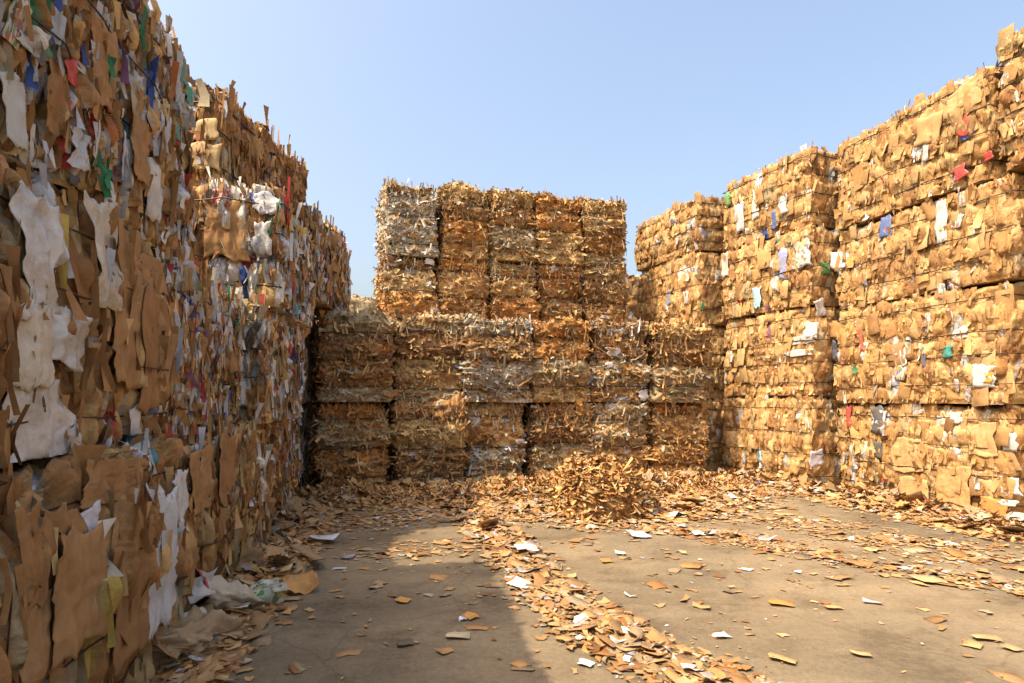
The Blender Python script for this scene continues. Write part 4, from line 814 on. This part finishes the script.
# crushed sack, carton and other larger rubbish at the foot of the left wall
def tube_thing(name, label, cat, g, rz, L, ra, rb, mat_out, col, col_in, seed, flat=.55, up=.0, crump=.03, edge=None):
    """open, half-flattened paper sack: thin double wall, creased"""
    r = np.random.default_rng(seed); e = bpy.data.objects.new(name, None); C.objects.link(e); e.location = g; e.rotation_euler = (0, 0, R(rz)); tag(e, label, cat)
    nl, na = 20, 44; t, a = np.meshgrid(np.linspace(0, 1, nl), np.linspace(0, math.tau, na, endpoint=False), indexing='ij')
    P3 = np.column_stack([t.ravel() * 2, np.cos(a).ravel(), np.sin(a).ravel()]); ns = vnoise(P3, 1.7, seed) * .9 + vnoise(P3, 4.2, seed + 1) * .5 + (.5 - np.abs(vnoise(P3, 6.5, seed + 2))) * .35
    fl = flat + (1 - flat) * .55 * t ** 2; cl = np.clip(t * 3 + .15, 0, 1)
    rad = (ra + (rb - ra) * t) * 1.0
    y = np.cos(a) * rad; z = np.sin(a) * rad * fl * cl
    base = np.column_stack([(t * L).ravel(), y.ravel(), (z + rad * fl * .95 + up * t).ravel()])
    nrm = unit(np.column_stack([a.ravel() * 0, np.cos(a).ravel(), np.sin(a).ravel()]))
    out = base + nrm * (ns * crump)[:, None]; out[:, 2] = np.maximum(out[:, 2], .006); 
    G = out.reshape(nl, na, 3); du = np.gradient(G, axis=0); dv = np.roll(G, -1, 1) - np.roll(G, 1, 1); tn = unit(np.cross(dv, du).reshape(-1, 3))
    tn *= np.sign((tn * nrm).sum(1).mean()); inn = out - tn * .010
    idx = np.arange(nl * na).reshape(nl, na); nx = np.roll(idx, -1, 1); q = np.stack([idx[:-1], nx[:-1], nx[1:], idx[1:]], -1).reshape(-1, 4)
    ow = link('outer_wall', mesh_np('outer_wall', out, q[:, ::-1], M[mat_out], smooth=False), e, None, col)
    link('lining', mesh_np('lining', inn, q, M['paper']), e, None, col_in)
    if edge is not None:
        k = idx[-1]; V = np.vstack([out[k], out[k] + nrm[k] * .004, out[k] - [.014, 0, 0] + nrm[k] * .004, out[k] - [.014, 0, 0]]); n = na
        i = np.arange(n); j = (i + 1) % n
        Q = np.vstack([np.stack([i + n * c, j + n * c, j + n * ((c + 1) % 4), i + n * ((c + 1) % 4)], -1) for c in range(4)])
        link('rim', mesh_np('rim', V, Q, M['paper']), ow, None, edge)
    return e
g = pix_ground(222, 622)
tube_thing('paper_sack', 'open cream paper sack with dark red lining lying at the foot of the left wall', 'sack', (g.x + .10, g.y + .22, .02), 232, .36, .11, .15, 'paper', (.46, .38, .27), (.16, .035, .035), 11, flat=.45, up=.10, crump=.05, edge=(.36, .07, .07))
g = pix_ground(176, 655)
tube_thing('crushed_sack', 'crushed brown and white sack slumped against the left wall near the bottom edge', 'sack', (g.x + .16, g.y + .22, .01), 245, .50, .12, .15, 'card', (.36, .24, .13), (.50, .47, .43), 23, flat=.5, up=.05, crump=.13)
g = pix_ground(163, 640)
tube_thing('cardboard_tube', 'short pale rolled tube between the crushed sack and the left wall', 'tube', (-1.80, 3.2, .13), 60, .16, .035, .035, 'paper', (.50, .47, .40), (.20, .18, .15), 31, flat=1, crump=.004)
def crushed_carton(name, label, px, py, sx, sy, sz, rz, col, mat, seed):
    g = pix_ground(px, py); r = np.random.default_rng(seed); e = bpy.data.objects.new(name, None); C.objects.link(e); e.location = (g.x, g.y, .03); e.rotation_euler = (R(6), R(-8), R(rz)); tag(e, label, 'carton')
    n = 6; faces = []
    lin = np.linspace(-.5, .5, n); a, b = np.meshgrid(lin, lin, indexing='ij'); o = np.full(a.shape, .5)
    V, Q, base = [], [], 0
    for f in range(6):
        p = [np.stack(x, -1) for x in ((a, b, o), (b, a, -o), (o, a, b), (-o, b, a), (b, o, a), (a, -o, b))][f]
        idx = np.arange(n * n).reshape(n, n) + base; base += n * n; V.append(p.reshape(-1, 3)); Q.append(np.stack([idx[:-1, :-1], idx[1:, :-1], idx[1:, 1:], idx[:-1, 1:]], -1).reshape(-1, 4))
    P = np.vstack(V); ns = np.column_stack([vnoise(P, 2.2, seed + i) for i in range(3)]); P = P + ns * .16; P = P * np.array([sx, sy, sz]); P[:, 2] += sz * .5
    link('box', mesh_np('box', P, np.vstack(Q), M[mat]), e, None, col)
    link('torn_flap', FLAP['cardboard'][seed % 22], e, basis(Vector((.3, -.5, 1)), Vector((1, .2, 0)), Vector((sx * .45, -sy * .5, sz * .9)), sx * .6, sy * .5, .1), (.5, .47, .36))
crushed_carton('green_carton', 'crushed green and white printed carton beside the open cream sack', 268, 606, .17, .14, .11, 25, (.20, .38, .10), 'print_fine', 5)
# long curled cardboard strips lying on the shaded litter
for k, (px, py, L, rz, lab) in enumerate(((312, 562, .62, 128, 'long curled brown cardboard strip on the shaded litter by the left wall'), (455, 522, .42, 20, 'bent brown cardboard strip on the litter below the second back column'))):
    g = pix_ground(px, py); n = 14; t = np.linspace(-.5, .5, n); V = []
    for s_ in (-.5, .5):
        for th in (0, .006): V.append(np.column_stack([t * L, s_ * .09 + .10 * t * t * 2, .03 + .16 * t * t + abs(s_) * .02 + th]))
    V = np.vstack(V); i = np.arange(n - 1); Q = []
    for a_, b_ in ((0, 1), (1, 3), (3, 2), (2, 0)): Q.append(np.stack([i + a_ * n, i + 1 + a_ * n, i + 1 + b_ * n, i + b_ * n], -1))
    o = link('cardboard_strip', mesh_np('cardboard_strip', V, np.vstack(Q), M['card']), None, None, (.36, .23, .12)); o.location = (g.x, g.y, float(heap_h(np.array([[g.x, g.y]]))[0])); o.rotation_euler = (0, 0, R(rz)); tag(o, lab, 'strip')

def crumpled_sheet(label, px, py, sx, sy, rz, fold, tilt, col, mat, seed, lift=.0):
    """loose sheet, folded and crumpled, resting on the litter"""
    g = pix_ground(px, py); r = np.random.default_rng(seed); n = 20; gx, gy = np.meshgrid(np.linspace(-.5, .5, n), np.linspace(-.5, .5, n), indexing='ij')
    P2 = np.column_stack([gx.ravel() * sx, gy.ravel() * sy, gx.ravel() * 0]); kn = np.linspace(-.5, .5, 6)
    X = (gx * np.interp(gy, kn, r.uniform(.75, 1.1, 6)) * sx).ravel(); Y = (gy * np.interp(gx, kn, r.uniform(.75, 1.1, 6)) * sy).ravel()
    z = fold * np.abs(X) + fold * .5 * np.maximum(Y - sy * .15, 0) + .05 * vnoise(P2, 6, seed) + .045 * (.5 - np.abs(vnoise(P2, 12, seed + 1))) + .02 * (.5 - np.abs(vnoise(P2, 26, seed + 2)))
    V = np.column_stack([X, Y, z]); ct, st = math.cos(R(tilt)), math.sin(R(tilt)); V = np.column_stack([V[:, 0], V[:, 1] * ct - V[:, 2] * st, V[:, 1] * st + V[:, 2] * ct])
    V[:, 2] -= V[:, 2].min() - .004; idx = np.arange(n * n).reshape(n, n); q = np.stack([idx[:-1, :-1], idx[1:, :-1], idx[1:, 1:], idx[:-1, 1:]], -1).reshape(-1, 4); m = n * n
    ring = list(idx[:, 0]) + list(idx[-1, 1:]) + list(idx[-2::-1, -1]) + list(idx[0, -2:0:-1]); sd_ = np.array([[ring[i], ring[i] + m, ring[(i + 1) % len(ring)] + m, ring[(i + 1) % len(ring)]] for i in range(len(ring))])
    o = link('crumpled_sheet', mesh_np('crumpled_sheet', np.vstack([V, V - [0, 0, .004]]), np.vstack([q, q[:, ::-1] + m, sd_]), M[mat]), None, None, col)
    o.location = (g.x, g.y, lift + float(heap_h(np.array([[g.x, g.y]]))[0])); o.rotation_euler = (0, 0, R(rz)); tag(o, label, 'sheet')
crumpled_sheet('crumpled brown cardboard sheet leaning on the bale above the open cream sack', 232, 572, .34, .26, 70, .5, 38, (.34, .21, .10), 'card', 41)
crumpled_sheet('crumpled off-white sheet lying over the crushed brown sack', 186, 634, .30, .22, 25, .45, 25, (.46, .42, .36), 'paper', 42, .10)
crumpled_sheet('folded brown cardboard sheet against the bale left of the crushed sack', 160, 668, .34, .28, 100, .4, 45, (.32, .19, .085), 'card', 43)
crumpled_sheet('bent tan cardboard sheet on the shaded litter beyond the green carton', 278, 572, .30, .20, 140, .5, 12, (.40, .25, .11), 'card', 44)
crumpled_sheet('crumpled orange cardboard sheet on the shaded litter right of the green carton', 300, 592, .22, .17, 35, .35, 10, (.50, .26, .08), 'card', 45)
crumpled_sheet('twisted brown cardboard sheet at the foot of the left wall near the dark gap', 285, 520, .40, .26, 60, .5, 25, (.33, .20, .09), 'card', 46)
crumpled_sheet('crumpled white paper sheet on the shaded litter near the dark gap', 268, 512, .26, .18, 10, .4, 10, (.52, .51, .52), 'paper', 47)
